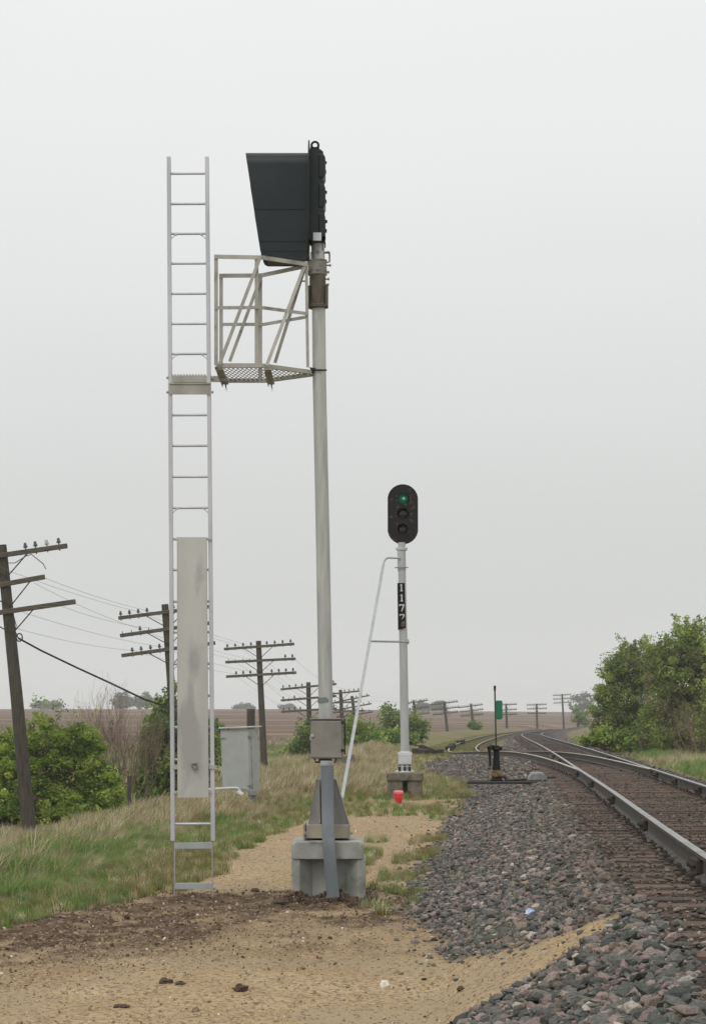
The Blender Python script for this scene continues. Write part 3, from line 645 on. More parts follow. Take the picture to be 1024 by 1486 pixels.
tree('tree', 'tallest tree of the thicket, rising at the right edge above the track', 'tree', (985, 1090, 92),
     [(990, 980, 50, 66, 0), (1015, 945, 36, 40, 0), (970, 1040, 44, 48, 0), (1030, 1000, 34, 60, 0), (955, 970, 26, 34, .4), (1000, 925, 18, 18, 0), (960, 1075, 40, 26, -.5), (1010, 1070, 40, 30, -.8)], 540, 120, .12, .42, HEDG, GR, .12, shoots=34)
tree('tree', 'trackside tree cut off by the right edge, behind the bare brown brush', 'tree', (1075, 1100, 86),
     [(1065, 985, 46, 70, 0), (1050, 1045, 40, 44, 0), (1095, 1010, 40, 60, 0)], 260, 100, .12, .42, HEDG, GR, .12, shoots=16)
tree('bush', 'low bright green bush at the left foot of the trackside trees', 'bush', (880, 1078, 92), [(880, 1070, 24, 12, 0), (906, 1074, 16, 12, -.5), (858, 1076, 16, 8, .5)], 60, 60, .15, .4, BUSH)
tree('tree', 'greyish green saplings far off just left of the trackside thicket', 'tree', (838, 1052, 330), [(838, 1036, 8, 14, 0), (846, 1043, 8, 10, 0)], 30, 40, .4, .9, DARKB, None, .1)
FARB = ((1, (70,88,60)), (1, (60,76,56)))
def far_tree(u, v, hw, hh, d, label):
    tree('tree', label, 'tree', (u, v, d), [(u + hw*k*.62, v - hh*q, hw*.5, hh*q, 0) for k, q in ((-1, .42), (-.3, .5), (.35, .5), (1, .4))], 46, 30, d/800, d/480, FARB, 'far trees on the horizon', .3)
far_tree(66, 1029, 20, 11, 950, 'pair of tiny pale trees on the horizon behind the nearest telephone pole')
far_tree(176, 1029, 14, 24, 800, 'pale round tree on the horizon behind the bare twiggy bush')
far_tree(214, 1029, 17, 22, 820, 'pale round tree on the horizon between bare bush and ladder')
far_tree(352, 1030, 15, 7, 1000, 'low pale tree line on the horizon left of the third telephone pole')
far_tree(418, 1030, 10, 5, 1050, 'lowest pale tree on the horizon right of the third telephone pole')
far_tree(613, 1033, 10, 13, 900, 'small blue-grey tree on the horizon right of the far mast')
far_tree(634, 1033, 12, 14, 900, 'small blue-grey tree on the horizon under a distant crossarm')
far_tree(846, 1034, 22, 28, 800, 'blue-grey wooded clump on the horizon beside the last telephone pole')

def bare_bush(u, v, d, label, hpx, wpx, n, seed, red=True):
    r = random.Random(seed); b = P(u, v, d); b.z = gz(b.x, b.y) - .05; t = empty('bare_bush', tuple(b), label, 'bush'); mb = MB()
    H = (b.z, P(u, hpx, d).z - b.z)[1]; Wd = wpx * d / F
    def grow(p, dr, ln, rad, lev):
        q = p + dr*ln*.5 + Vector((r.gauss(0,.04), r.gauss(0,.04), .02)); e = q + (dr + Vector((r.gauss(0,.12), r.gauss(0,.12), .12))).normalized()*ln*.5
        mb.tube([p, q, e], [rad, rad*.8, rad*.5 if lev else .003], 4, False)
        if lev:
            for k in range(r.choice((3, 4, 4))):
                st = p.lerp(e, r.uniform(.35, 1)); nd = (dr + Vector((r.gauss(0,.38), r.gauss(0,.38), r.uniform(.0,.5)))).normalized()
                grow(st, nd, ln*r.uniform(.45, .8), rad*.55, lev-1)
    for i in range(n):
        a = r.uniform(-1, 1); dr = Vector((a*.55, r.uniform(-.3,.3), 1)).normalized()
        grow(b + Vector((a*Wd*.35, r.uniform(-.6,.6), 0)), dr, H*r.uniform(.35, .62)*(1-.25*abs(a)), r.uniform(.012, .022), 3)
    mb.build('branches', TWIG, t, normals=False)
    return t
bare_bush(165, 1168, 62, 'bare reddish brown twiggy bush between two green bushes', 985, 120, 30, 3)
bare_bush(1015, 1098, 86, 'bare brown brush at the right edge in front of the thicket', 1010, 50, 14, 5)

# ------------------------------------------------------------------ tracks
def sweep_rail(name, off, xf, hf, d0, d1, headm, parent, dz=0, step=1.0):
    n = int((d1-d0)/step) + 1; d = np.linspace(d0, d1, n); x = xf(d); dx = np.gradient(x, d)
    prof = [(-.070,-.175),(-.070,-.163),(-.012,-.145),(-.009,-.045),(-.036,-.034),(-.036,-.006),(-.026,0),(.026,0),(.036,-.006),(.036,-.034),(.009,-.045),(.012,-.145),(.070,-.163),(.070,-.175)]
    mb = MB(); k = len(prof)
    z = EYE - hf(d) + dz
    for i in range(n):
        nx, ny = 1/math.hypot(1, dx[i]), -dx[i]/math.hypot(1, dx[i])
        for (a, b) in prof: mb.v.append(Vector((x[i] + (off+a)*nx, d[i] + (off+a)*ny, z[i] + b)))
    for i in range(n-1):
        for j in range(k):
            mb.f.append((i*k+j, (i+1)*k+j, (i+1)*k+(j+1)%k, i*k+(j+1)%k)); mb.m.append(1 if j in (5, 6, 7) else 0)
    mb.f.append(tuple(range(k))); mb.m.append(0)
    return mb.build(name, [RAILS, headm], parent)
def tie_proto(name, parent):
    mb = MB(); mb.box((0,0,-.09), (2.6, .225, .18)); mb.mi = 1
    for s in (-1, 1):
        mb.box((s*.7535, 0, .006), (.34, .17, .016))
        for q, w_ in ((-.115, -.05), (-.115, .05), (.115, -.05), (.115, .05)): mb.box((s*.7535 + q, w_, .024), (.03, .03, .05))
    return mb.build(name, [TIE, PLATE], None, bevel=.012)
def ties(parent, xf, hf, ds, first, lenf=lambda d: (1, 0), extra_name='tie', dz=0):
    org = Vector(parent['_org']); rest = MB()
    for i, d in enumerate(ds):
        x = float(xf(d)); s = float(xf(d+.5) - xf(d-.5)); sc, sh = lenf(d); a = -math.atan(s) + random.gauss(0, .012)
        z = EYE - float(hf(d)) - .172 + random.gauss(0, .003) + dz
        if i < 100:
            if 'm' not in first:
                o = tie_proto('tie', parent); first['m'] = o
            else: o = first['m'].copy(); C.objects.link(o)
            o.parent = parent; o.location = Vector((x + sh, d + random.gauss(0, .02), z)) - org; o.rotation_euler = (0, 0, a); o.scale = (sc * random.uniform(.97, 1.03), random.uniform(.9, 1.08), 1)
        else: rest.box((x + sh, d, z - .09), (2.6*sc, .225, .18), Matrix.Rotation(a, 3, 'Z'))
    if rest.v:
        o = rest.build('tie', TIE, parent); o['kind'] = 'stuff'
mt = empty('railway_track', (float(xm(12)), 12, EYE - 1.2), 'main railway track with shiny rails curving away to the right', 'railway track')
ST = 1.435/2 + .036
sweep_rail('rail', -ST, xm, Hm, 5, 420, RAILT, mt); sweep_rail('rail', ST, xm, Hm, 5, 420, RAILT, mt)
def tl(d):
    if 42 < d < 70:
        gap = float(xm(d) - xs(d)); return (2.6 + gap) / 2.6, -gap/2
    return 1, 0
ties(mt, xm, Hm, np.concatenate([np.arange(8.5, 56, .53), np.arange(56, 200, .6)]), {}, tl)
# joint bars and rail anchors: dark bolted lumps on the rails
for off in (-ST, ST):
    for d in ([15.3, 21.3, 28.2, 35.2, 42.0, 49, 56, 63, 70] if off < 0 else [27.5, 32, 36.5, 41, 46, 52, 60]):
        mb = MB(); x = float(xm(d)) + off; z = EYE - float(Hm(d))
        for s in (-1, 1):
            mb.box((x + s*.045, d, z - .095), (.05, .30, .10))
            for q in (-.1, 0, .1): mb.lathe((x + s*.07, d + q, z - .09), [(.022, 0), (.022, .03)], 6, (s, 0, 0))
        mb.box((x, d, z - .165), (.22, .26, .05))
        mb.build('joint_bar', PLATE, mt, bevel=.006)
stt = empty('siding_track', (float(xs(60)), 60, EYE - 1.4), 'rusty siding diverging left from the main track with grass between its rails', 'railway track')
sweep_rail('rail', -ST, xs, Hsd, 40, 300, RAILR, stt, dz=-.005); sweep_rail('rail', ST, xs, Hsd, 42.6, 300, RAILR, stt, dz=-.005)
ties(stt, xs, Hsd, np.arange(70.5, 190, .62), {}, dz=-.015)

# ------------------------------------------------------------------ switch stand
def switch_stand():
    d = 41.0; b = P(720, 1131, d); t = empty('switch_stand', tuple(b), 'black hand-thrown switch stand with a green target beside the points', 'switch stand')
    mb = MB(); mb.lathe(P(720, 1135, d), [(.125,0),(.125,.05),(.10,.07),(.085,.22),(.062,.5),(.058,.60),(.11,.64),(.10,.67),(.04,.72)], 10); mb.build('base', BLACK, t, smooth_=True)
    mb = MB(); mb.lathe(P(720, 1128, d), [(.118,.02),(.108,.10),(.09,.14)], 10); mb.build('yellow_band', YELL, t)
    mb = MB(); mb.tube([P(719.5, 1085, d), P(717.5, 1002, d)], .016, 8); mb.tube([P(717.5, 1002, d), P(717.4, 995, d)], .024, 8); mb.build('mast', IRON, t)
    # rounded green target plate
    pts = []; x0, x1, y0, y1, r = 718.6, 728.6, 1016.5, 1044, 2.6
    for cx, cy, a0 in ((x1-r, y0+r, -90), (x1-r, y1-r, 0), (x0+r, y1-r, 90), (x0+r, y0+r, 180)):
        for k in range(5):
            a = R(a0 + k*22.5); pts.append(P(cx + r*math.cos(a), cy + r*math.sin(a), d - .02))
    MB().prism(pts, (0, .006, 0)).build('target', GREEN, t)
    mb = MB(); mb.tube([P(719, 1086, d), P(712, 1083, d-.12), P(709, 1085, d-.2), P(710, 1092, d-.2), P(711, 1112, d-.22)], [.03,.04,.045,.028,.022], 8); mb.tube([P(712, 1083, d-.05), P(728, 1086, d-.05)], .035, 8); mb.build('throw_lever', BLACK, t, smooth_=True)
    mb = MB(); mb.tube([P(722, 1128, d), P(731, 1127, d), P(736, 1133, d)], [.03,.03,.04], 8); mb.tube([P(736, 1132.5, d), P(805, 1128, d+.2)], .022, 8); mb.build('connecting_rod', IRON, t)
    mb = MB(); z = b.z - .055
    for k, dy in ((0, -.28), (1, .32)):
        a = P(676 + 6*k, 1136 - 3*k, d); mb.box(((a.x + float(xm(d)))/2, d + dy, z), (float(xm(d)) - a.x, .16, .055))
    mb.build('head_tie', IRON, t, bevel=.012)
switch_stand()
def housing():
    d = 40.3; b = P(779, 1133, d); mb = MB()
    prof = [(-.19, 0), (-.175, .07), (-.10, .165), (.10, .165), (.175, .07), (.19, 0)]
    mb.prism([Vector((b.x + x, d - .18, b.z + z)) for x, z in prof], (0, .36, 0)); o = mb.build('machine_cover', HOUS, None, bevel=.03, origin=tuple(b))
    tag(o, 'small silver grey humped metal cover on the ballast right of the switch stand', 'metal cover')
housing()

# ------------------------------------------------------------------ near signal
D0 = 21.0
def near_foundation():
    b = P(476, 1297, 20.9); t = empty('concrete_foundation', tuple(b), 'large pale precast concrete foundation under the near signal mast', 'foundation')
    df, db = 20.55, 21.3
    def ring(u0, u1, v, ch=3.5):
        z = P(475, v, df).z; x0 = P(u0, v, df).x; x1 = P(u1, v, df).x; c = ch/F*df
        return [Vector(p) for p in ((x0+c, df, z), (x1-c, df, z), (x1, df+c, z), (x1, db-c, z), (x1-c, db, z), (x0+c, db, z), (x0, db-c, z), (x0, df+c, z))]
    mb = MB(); A = ring(422.5, 528, 1247); B = ring(422.5, 527.5, 1226); Cc = ring(426, 524, 1221.5)
    n = 8; mb.add(A + B + Cc, [tuple(range(8))[::-1]] + [(i, (i+1)%8, 8+(i+1)%8, 8+i) for i in range(8)] + [(8+i, 8+(i+1)%8, 16+(i+1)%8, 16+i) for i in range(8)] + [tuple(range(16, 24))])
    mb.build('cap', CONC, t, bevel=.008)
    mb = MB(); zt = P(475, 1247, df).z; zb = P(475, 1297, df).z - .25
    for u0, u1 in ((423, 434.5), (518.5, 530.5)):
        x0 = P(u0, 1250, df).x; x1 = P(u1, 1250, df).x
        s = .10 if u0 > 500 else -.10; xi = x1 if u0 < 500 else x0; xo = x0 if u0 < 500 else x1
        mb.prism([Vector((xo, df+.015, zt)), Vector((xi, df+.015, zt)), Vector((xi - s*1.25, df + .17, zt)), Vector((xi - s*1.25, db-.05, zt)), Vector((xo, db-.05, zt))], (0, 0, zb - zt))
    x0 = P(428, 1250, df).x; x1 = P(525, 1250, df).x
    mb.box(((x0+x1)/2, (df+.17+db-.06)/2, (zt+zb)/2), (x1-x0, db-.06-df-.17, zt-zb))
    mb.build('pedestal', CONC, t, bevel=.01)
near_foundation()
def soil_heap():
    n = 900; a = rng.uniform(-.52, .52, n); x = -.24 + a; d = 20.48 - np.abs(rng.normal(0, .10, n)); s_ = np.clip(rng.lognormal(0, .4, n), .4, 2.5) * .035
    hump = .05 * (.5 + .5*np.sin(a*17 + .6)) + .02
    z = ground(x, d) + EYE + rng.uniform(0, 1, n) * hump * np.exp(-((20.48-d)/.12)**2)*1.2
    scatter('soil_crumbs', np.stack([x, d, z], -1), rng.uniform(0, 6.28, (n, 3)), s_, pick_cols(n, ((5, (88,72,60)), (4, (72,58,48)), (2, (110,92,74)))), rng.integers(0, 10, n), STONES, 'dark crumbly soil heaped along the foot of the near foundation', 'soil')
soil_heap()
def near_signal():
    b = P(474, 1218, D0); t = empty('railway_signal', tuple(b), 'tall near signal seen side-on with black hoods, caged platform and ladder', 'signal')
    # mast
    mb = MB(); mb.tube([P(475.5, 1216, D0), P(472.7, 1040, D0), P(468.6, 800, D0), P(463.5, 560, D0), P(461.2, 350, D0)], [.072, .072, .0705, .069, .069], 24); mb.build('mast', MAST, t, smooth_=True)
    mb = MB(); mb.tube([P(471.6, 1020, D0), P(471.4, 1012, D0)], .074, 24); mb.build('collar', GALV, t, smooth_=True)
    # base box and gussets
    q0 = P(442.5, 1217, 20.72); q1 = P(508, 1197.5, 20.72)
    mb = MB(); mb.box(((q0.x+q1.x)/2, 20.98, (q0.z+q1.z)/2 + .002), (q1.x-q0.x-.02, .5, q1.z-q0.z)); mb.build('base_box', TAN, t, bevel=.004)
    for u, ub in ((441.5, 443.6), (506.5, 510)):
        mb = MB(); a = P(u, 1217.5, 20.7); mb.box((a.x, 20.98, (q0.z+q1.z)/2), (.016, .53, q1.z-q0.z+.015))
        mb.lathe(P(ub, 1209, 20.7), [(.018, 0), (.018, .02)], 6, (0, -1, 0)); mb.build('side_channel', GUSS, t, bevel=.003)
    for pts in ([(459.5,1131),(464,1131),(464,1197),(447.5,1197)], [(482.5,1131),(486.8,1131),(506,1197),(484.5,1197)]):
        mb = MB(); mb.prism([P(u, v, 20.82) for u, v in pts], (0, .01, 0)); mb.prism([P(u, v, 21.12) for u, v in pts], (0, .01, 0))
        i, j = (0, 3) if pts[0][0] < 470 else (1, 2)
        a, c = P(*pts[i], 20.82), P(*pts[j], 20.82); mb.bar(a + Vector((0,.155,0)), c + Vector((0,.155,0)), .012, .32, (0,1,0))
        mb.build('gusset', GUSS, t, bevel=.002)
    # junction box
    df = 20.62; mb = MB(); c0 = P(450.5, 1101, df); c1 = P(497.5, 1044, df)
    mb.box(((c0.x+c1.x)/2, df+.12, (c0.z+c1.z)/2), (c1.x-c0.x, .24, c1.z-c0.z)); jb = mb.build('junction_box', BOXM, t, bevel=.012)
    mb = MB(); e0 = P(451.5, 1100, df-.02); e1 = P(496, 1046, df-.02); mb.box(((e0.x+e1.x)/2, df-.012, (e0.z+e1.z)/2), (e1.x-e0.x, .018, e1.z-e0.z)); mb.build('door', BOXM, jb, bevel=.008)
    mb = MB(); mb.lathe(P(453, 1068, df-.022), [(.02,0),(.02,.01),(.012,.016)], 10, (0,-1,0)); mb.box(P(451.5, 1071, df-.01), (.03,.02,.04)); mb.build('latch', ALU, jb, bevel=.002)
    mb = MB(); mb.box(P(500, 1069, df+.06), (.014, .05, .36)); 
    for v in (1048.5, 1089): mb.lathe(P(497, v, df-.01), [(.018,0),(.018,.03)], 8, (0,-1,0)); mb.box(P(498.5, v, df+.02), (.035,.03,.02))
    mb.build('hinge', IRON, jb)
    mb = MB(); mb.box(P(474, 1043.2, df+.11), (c1.x-c0.x+.012, .27, .008)); mb.build('lid', BOXM, jb)
    mb = MB(); mb.tube([P(456.5, 1101, df+.02), P(457.5, 1106, df+.02), P(486.5, 1106, df+.02), P(487.5, 1101, df+.02)], .009, 6); mb.box(P(472, 1103, df+.1), (.13, .16, .02)); mb.build('bracket', IRON, jb)
    # conduit in front of the mast
    mb = MB(); w_ = .122
    pts = [P(474.8, 1105, 20.66), P(475.2, 1160, 20.6), P(476.5, 1215, 20.46), P(479, 1250, 20.42), P(483.5, 1302, 20.40)]
    fine = []; cxf = hermite([i for i in range(5)], [p.x for p in pts]); cyf = hermite([i for i in range(5)], [p.y for p in pts]); czf = [p.z for p in pts]
    for k in range(33):
        tt = k/8; i0 = min(int(tt), 3); fine.append(Vector((float(cxf(tt)), float(cyf(tt)), czf[i0] + (czf[i0+1]-czf[i0])*(tt-i0))))
    for k, p in enumerate(fine):
        q = fine[min(k+1, 32)] - fine[max(k-1, 0)]; sx = Vector((-q.z, 0, q.x)).normalized() * (w_/2); yv = Vector((0, .05, 0))
        mb.v += [p - sx - yv, p + sx - yv, p + sx + yv, p - sx + yv]
        if k: o = 4*(k-1); mb.f += [(o+i, o+(i+1)%4, o+4+(i+1)%4, o+4+i) for i in range(4)]; mb.m += [0]*4
    cd = mb.build('conduit', COND, t, bevel=.006)
    mb = MB(); mb.box(P(474.8, 1107.5, 20.66), (.135, .12, .05)); mb.build('conduit_collar', ALU, cd, bevel=.004)
    # clamp casting and hand-hole sleeve
    mb = MB(); mb.lathe(P(460.7, 448, D0), [(.072,0),(.098,.004),(.098,.03),(.085,.05),(.085,.33),(.078,.335)], 20)
    mb.box(P(474, 431, D0), (.03, .12, .22)); mb.box(P(447.5, 431, D0), (.03, .12, .22)); sl = mb.build('sleeve', STAIN, t, bevel=.004)
    pts = [P(460 + 7.3*math.cos(a), 421 + (20*math.sin(a)), D0-.088) for a in [2*math.pi*k/20 for k in range(20)]]
    MB().prism(pts, (0, .03, 0)).build('hand_hole_cover', STAIN, sl, bevel=.004)
    mb = MB(); mb.lathe(P(460.6, 400.5, D0), [(.086,0),(.10,.01),(.10,.055),(.092,.075),(.092,.14),(.10,.155),(.10,.165),(.05,.175)], 20)
    mb.box(P(460.5, 388, D0), (.19, .14, .11)); cl = mb.build('clamp', CLAMP, t, bevel=.004)
    mb = MB()
    for u, v in ((474,367),(475.5,385),(473,395),(473,405),(472.5,413),(447,386),(447.5,408)): mb.lathe(P(u-4, v, D0-.02), [(.008,0),(.008,.045),(.014,.045),(.014,.062)], 8, (1 if u > 460 else -1, 0, 0))
    mb.lathe(P(461, 391, D0-.07), [(.016,0),(.016,.045)], 8, (0,-1,0)); mb.lathe(P(461, 366, D0-.055), [(.016,0),(.016,.03)], 8, (0,-1,0))
    mb.tube([P(468, 367, D0-.03), P(476.5, 365.5, D0-.03), P(478, 367, D0-.03), P(478, 380, D0-.03), P(474, 381, D0-.03)], .009, 8); mb.build('bolt', CLAMP, cl)
    mb = MB(); mb.lathe(P(461, 377.5, D0), [(.065,0),(.062,.02),(.055,.05),(.055,.11),(.062,.165)], 16); mb.box(P(461, 360.5, D0), (.12, .11, .07)); mb.build('neck', CLAMP, t, bevel=.004)
    # signal head
    hd = MB(); body = [(448.5,222.5),(452,221.5),(465,222),(469,225.5),(470.3,229),(470.6,262)]
    for k in range(3):
        v0 = 229 + 42.7*k; body += [(470.5+.6*k, v0+6), (470.7+.6*k, v0+28), (468.8+.6*k, v0+36), (470.6+.6*k, v0+40)]
    body = [(448.5,222.5),(452,221.5),(465,222),(469,225.5)] + body[6:] + [(472,350),(471,354.5),(452,354.5),(448.5,350)]
    # side wall: polygon extruded through the width of the case
    half = .15
    hd.prism([P(u, v, D0) + Vector((0, -half, 0)) for u, v in body], (0, 2*half, 0)); ho = hd.build('signal_head', HEAD, t, bevel=.015)
    for v0, v1 in ((228.5, 264), (271.5, 307), (314, 349)):
        a_ = P(462, v1, D0); c_ = P(472.3, v0, D0); mb = MB(); mb.prism([Vector((a_.x, D0-half-.012, a_.z)), Vector((c_.x-.02, D0-half-.012, a_.z)), Vector((c_.x, D0-half-.012, a_.z+.04)), Vector((c_.x, D0-half-.012, c_.z-.04)), Vector((c_.x-.02, D0-half-.012, c_.z)), Vector((a_.x, D0-half-.012, c_.z))], (0, 2*half+.024, 0)); mb.build('lamp_door', HEAD, ho, bevel=.015)
    mb = MB()
    for k, v in enumerate((236, 279, 321.5)):
        mb.lathe(P(469.5 + .5*k, v, D0-.03), [(.018,0),(.02,.02),(.012,.032)], 10, (1,0,0)); mb.box(P(471.2+.4*k, v+13.5, D0-.03), (.03,.05,.028))
    mb.build('door_knob', BLACK, ho)
    MB().box(P(460.3, 343.3, D0-half-.017), (.084, .006, .084)).build('number_label', STICK, ho)
    mb = MB(); pl = []; c = P(447.4, 291.5, D0); ry, rz = .30, .6385
    for k in range(40):
        a = 2*math.pi*k/40; yy = math.cos(a)*.31; zz = math.sin(a)*.31 + (.33 if math.sin(a) > 0 else -.33)
        pl.append(c + Vector((yy*0, yy, zz*.99)))
    mb.prism(pl, (.012, 0, 0)); mb.build('backing_plate', HEAD, ho)
    mb = MB(); ce = P(457, 210.8, D0); ring = []
    mb.box(P(456.7, 218.5, D0), (.095, .07, .06)); 
    n = 20
    for k in range(n+1):
        a = 2*math.pi*k/n; ring.append(ce + Vector((math.cos(a)*.036, 0, math.sin(a)*.036)))
    mb.tube(ring, .0125, 8, False); mb.box(P(452.3, 214, D0), (.02,.04,.06)); mb.box(P(461.6, 214, D0), (.02,.04,.06)); mb.build('lifting_eye', BLACK, ho, bevel=.003)
    mb = MB(); mb.box(P(457.3, 222, D0), (.11, .2, .012)); mb.tube([P(452.5,223,D0-.12),P(461,223,D0-.12)], .014, 8); mb.build('top_bracket', CLAMP, ho)
    # three long snow hoods (arched shells open below and in front)
    def hood(profile, hw, name='hood'):
        """profile: (u_front, v_top), (u_front2, v_bottom), back u ; arch cross-section"""
        (uf, vt), (uf2, vb), ub = profile
        mb = MB(); n = 14; rows = []
        zt = P(uf, vt, D0).z; zb = P(uf, vb, D0).z; xb = P(ub, vt, D0).x
        H = zt - zb
        sec = [(-hw, 0)] + [(-hw*math.cos(a), (H - hw) + hw*math.sin(a)) for a in [math.pi*k/n for k in range(n+1)]] + [(hw, 0)]
        for th in (0, .006):
            for (y, z) in sec:
                s = 1 - th/hw if z > 0 else 1
                fx = z / H; xf = P(uf2, vb, D0).x * (1 - fx) + P(uf, vt, D0).x * fx
                yy = y*(1 - th/hw); zz = zb + (z - th*(1 if z > H-hw+.01 else 0))
                mb.v.append(Vector((xf + (th and .0), D0 + yy, zz))); mb.v.append(Vector((xb, D0 + yy, zz)))
        m = len(sec)
        for i in range(m-1):
            mb.f.append((2*i, 2*i+1, 2*i+3, 2*i+2)); o = 2*m; mb.f.append((o+2*i, o+2*i+2, o+2*i+3, o+2*i+1)); mb.f.append((2*i, 2*i+2, o+2*i+2, o+2*i)); mb.m += [0]*3
        return mb.build(name, HEAD, ho, smooth_=True)
    hood(((356.6, 222.6), (369.6, 309), 447.3), .155)
    hood(((363.2, 268), (376.4, 355), 447.3), .149)
    hood(((369.4, 310), (378.6, 369), 447.3), .1435)
    # lower closure of the bottom hood
    pts = [(376.6,353),(447.3,353),(447.3,380),(441,382.6),(388,382.6),(383.5,380.5),(381.3,376.5)]
    mb = MB(); mb.prism([P(u, v, D0) + Vector((0,-.139,0)) for u, v in pts], (0,.006,0)); mb.prism([P(u, v, D0) + Vector((0,.133,0)) for u, v in pts], (0,.006,0)); 
    a, c = P(388,382,D0), P(441,382,D0); mb.box(((a.x+c.x)/2, D0, a.z+.004), (c.x-a.x, .26, .006)); mb.build('hood', HEAD, ho)
    mb = MB()
    for v in (245, 288, 331): mb.lathe(P(449, v, D0), [(.108,0),(.105,.02),(.06,.05)], 18, (-1,0,0))
    mb.build('lens', DLENS, ho, smooth_=True)
    mb = MB(); mb.tube([P(448, 362, D0-.15), P(450, 377, D0-.14)], .006, 6); mb.tube([P(451, 366, D0-.1), P(452, 378, D0-.1)], .006, 6); mb.build('strut', ALU, ho)
    # ---- service platform with its cage
    dn, dfar = 20.52, 21.48
    pf = empty_part('platform', t)
    def PZ(u, v, far): return P(u, v, dfar if far else dn)
    zf = P(345, 530.5, dn).z; xa = P(313.5, 530, dn).x; xc = P(380, 530, dn).x; xd = P(452, 533, 20.95).x
    yn, yf = dn, dfar
    plan = [(xa, yn), (xc, yn), (xd, 20.93), (xd, 21.07), (xc, yf), (xa, yf)]
    # deck: diagonal strips of steel clipped to the plan, leaving open diamonds
    def clip(p, d_):
        t0, t1 = -9, 9
        for i in range(len(plan)):
            ax, ay = plan[i]; bx, by = plan[(i+1) % len(plan)]; ex, ey = bx-ax, by-ay; nx, ny = -ey, ex
            den = nx*d_[0] + ny*d_[1]; num = nx*(p[0]-ax) + ny*(p[1]-ay)
            if abs(den) < 1e-9:
                if num < 0: return None
                continue
            tt = -num/den
            if den > 0: t0 = max(t0, tt)
            else: t1 = min(t1, tt)
        return (t0, t1) if t1 > t0 + .01 else None
    mb = MB()
    for sgn, dz in ((1, 0), (-1, .0035)):
        dr = (math.cos(R(76))*sgn, math.sin(R(76)))
        for k in range(-12, 40):
            p0 = (xa + k*.046, yn); q = clip(p0, dr)
            if q: mb.bar((p0[0]+dr[0]*q[0], p0[1]+dr[1]*q[0], zf+.012+dz), (p0[0]+dr[0]*q[1], p0[1]+dr[1]*q[1], zf+.012+dz), .0085, .003, (0,0,1))
    mb.build('deck', CAGE, pf, normals=False)
    mb = MB()
    for (ax, ay), (bx, by) in zip(plan, plan[1:] + plan[:1]): mb.bar((ax, ay, zf+.002), (bx, by, zf+.002), .008, .042, (0,0,1)); 
    for (ax, ay), (bx, by) in zip(plan, plan[1:] + plan[:1]): mb.bar((ax, ay, zf-.018), (bx, by, zf-.018), .03, .005, (0,0,1))
    mb.build('edge_frame', CAGE, pf)
    for u in (316, 385.5):
        x = P(u, 530, dn).x; mb = MB(); mb.box((x+.02, 21.0, zf-.035), (.065, .96, .012)); mb.box((x-.01, 21.0, zf-.052), (.008, .94, .03)); mb.prism([Vector((x+.008, dfar+.002, zf-.03)), Vector((x+.03, dfar+.002, zf-.03)), Vector((x+.032, dfar+.002, zf-.12))], (0,.005,0)); mb.build('cross_beam', CAGE, pf)
    def post(name, a, c, w=.036): mb = MB(); mb.angle(a, c, w, (0,1,0)); mb.build(name, CAGE, pf)
    OFN = Vector((0,-.010,0))
    post('post', PZ(313.5, 370, 0), PZ(313.5, 530, 0)); post('post', PZ(320.8, 398, 1), PZ(320.8, 551, 1))
    post('post', PZ(372.2, 371, 0), PZ(372.2, 530, 0)); post('post', PZ(377.5, 397, 1), PZ(377.5, 551, 1), .04)
    post('post', P(444.3, 379, 20.85), P(446.5, 533, 20.85), .030)
    def rail(pts, w):
        mb = MB()
        for a, c in zip(pts, pts[1:]): mb.bar(a + OFN, c + OFN, w, .006, (0,1,0)); mb.bar(a + Vector((0,.012,w*.42)), c + Vector((0,.012,w*.42)), .005, .03, (0,1,0))
        mb.build('guard_rail', CAGE, pf, normals=False)
    rail([PZ(311, 372.7, 0), PZ(381, 374, 0), P(446, 384, 20.85)], .042)
    rail([PZ(318, 400.5, 1), PZ(379.5, 400, 1), P(446, 386, 21.15)], .044)
    rail([PZ(312, 447, 0), PZ(379, 446.5, 0), P(446, 455.5, 20.85)], .034)
    rail([PZ(322, 471, 1), PZ(383, 471, 1), P(446, 460, 21.15)], .034)
    for a, c in ((PZ(378.5, 372, 0), PZ(318.5, 530, 0)), (PZ(379, 402, 1), PZ(333.5, 525, 1)), (P(443.5, 382, 20.86), P(387, 531, 20.55)), (P(442.5, 388, 21.12), P(399, 527, 21.40))):
        mb = MB(); mb.bar(a + Vector((0,-.020,0)), c + Vector((0,-.020,0)), .034, .006, (0,1,0)); mb.build('diagonal_brace', CAGE, pf)
    mb = MB(); mb.tube([P(450, 533.5, 20.93), P(454, 536.5, 20.92), P(464, 537, 20.915), P(473.5, 537, 20.97)], .009, 8); mb.tube([P(450, 541, 21.05), P(460, 541, 21.0)], .012, 8); mb.box(P(454, 537.5, 21), (.05, .16, .03)); mb.build('mast_clamp', IRON, pf)
    # ---- ladder
    ld = empty_part('ladder', t); dl = 21.0
    uL = lambda v: 245.2 + (v - 228)/990*5.9; uR = lambda v: 300.4 + (v - 228)/990*8.9
    for uf in (uL, uR):
        pts = [P(uf(v), v, dl) for v in (228, 560, 890, 1220)]; mb = MB()
        for a, c in zip(pts, pts[1:]): mb.bar(a, c, .040, .062, (0,1,0))
        mb.build('stile', LADM, ld, bevel=.003)
        a, c = P(uf(1215) + (2.6 if uf is uL else -1.4), 1215, dl), P(uf(1310) + (1.4 if uf is uL else -1.6), 1312, dl); mb = MB(); mb.bar(a, c, .008, .035, (0,1,0)); mb.build('stile_extension', PALEG, ld)
    rv = [252, 296, 339.3, 382.5, 426.3, 470, 513.7, 602.5, 647, 692, 737, 782, 827, 873, 917.7, 963.5, 1009.8, 1055.5, 1102.4, 1149.9, 1195.9]
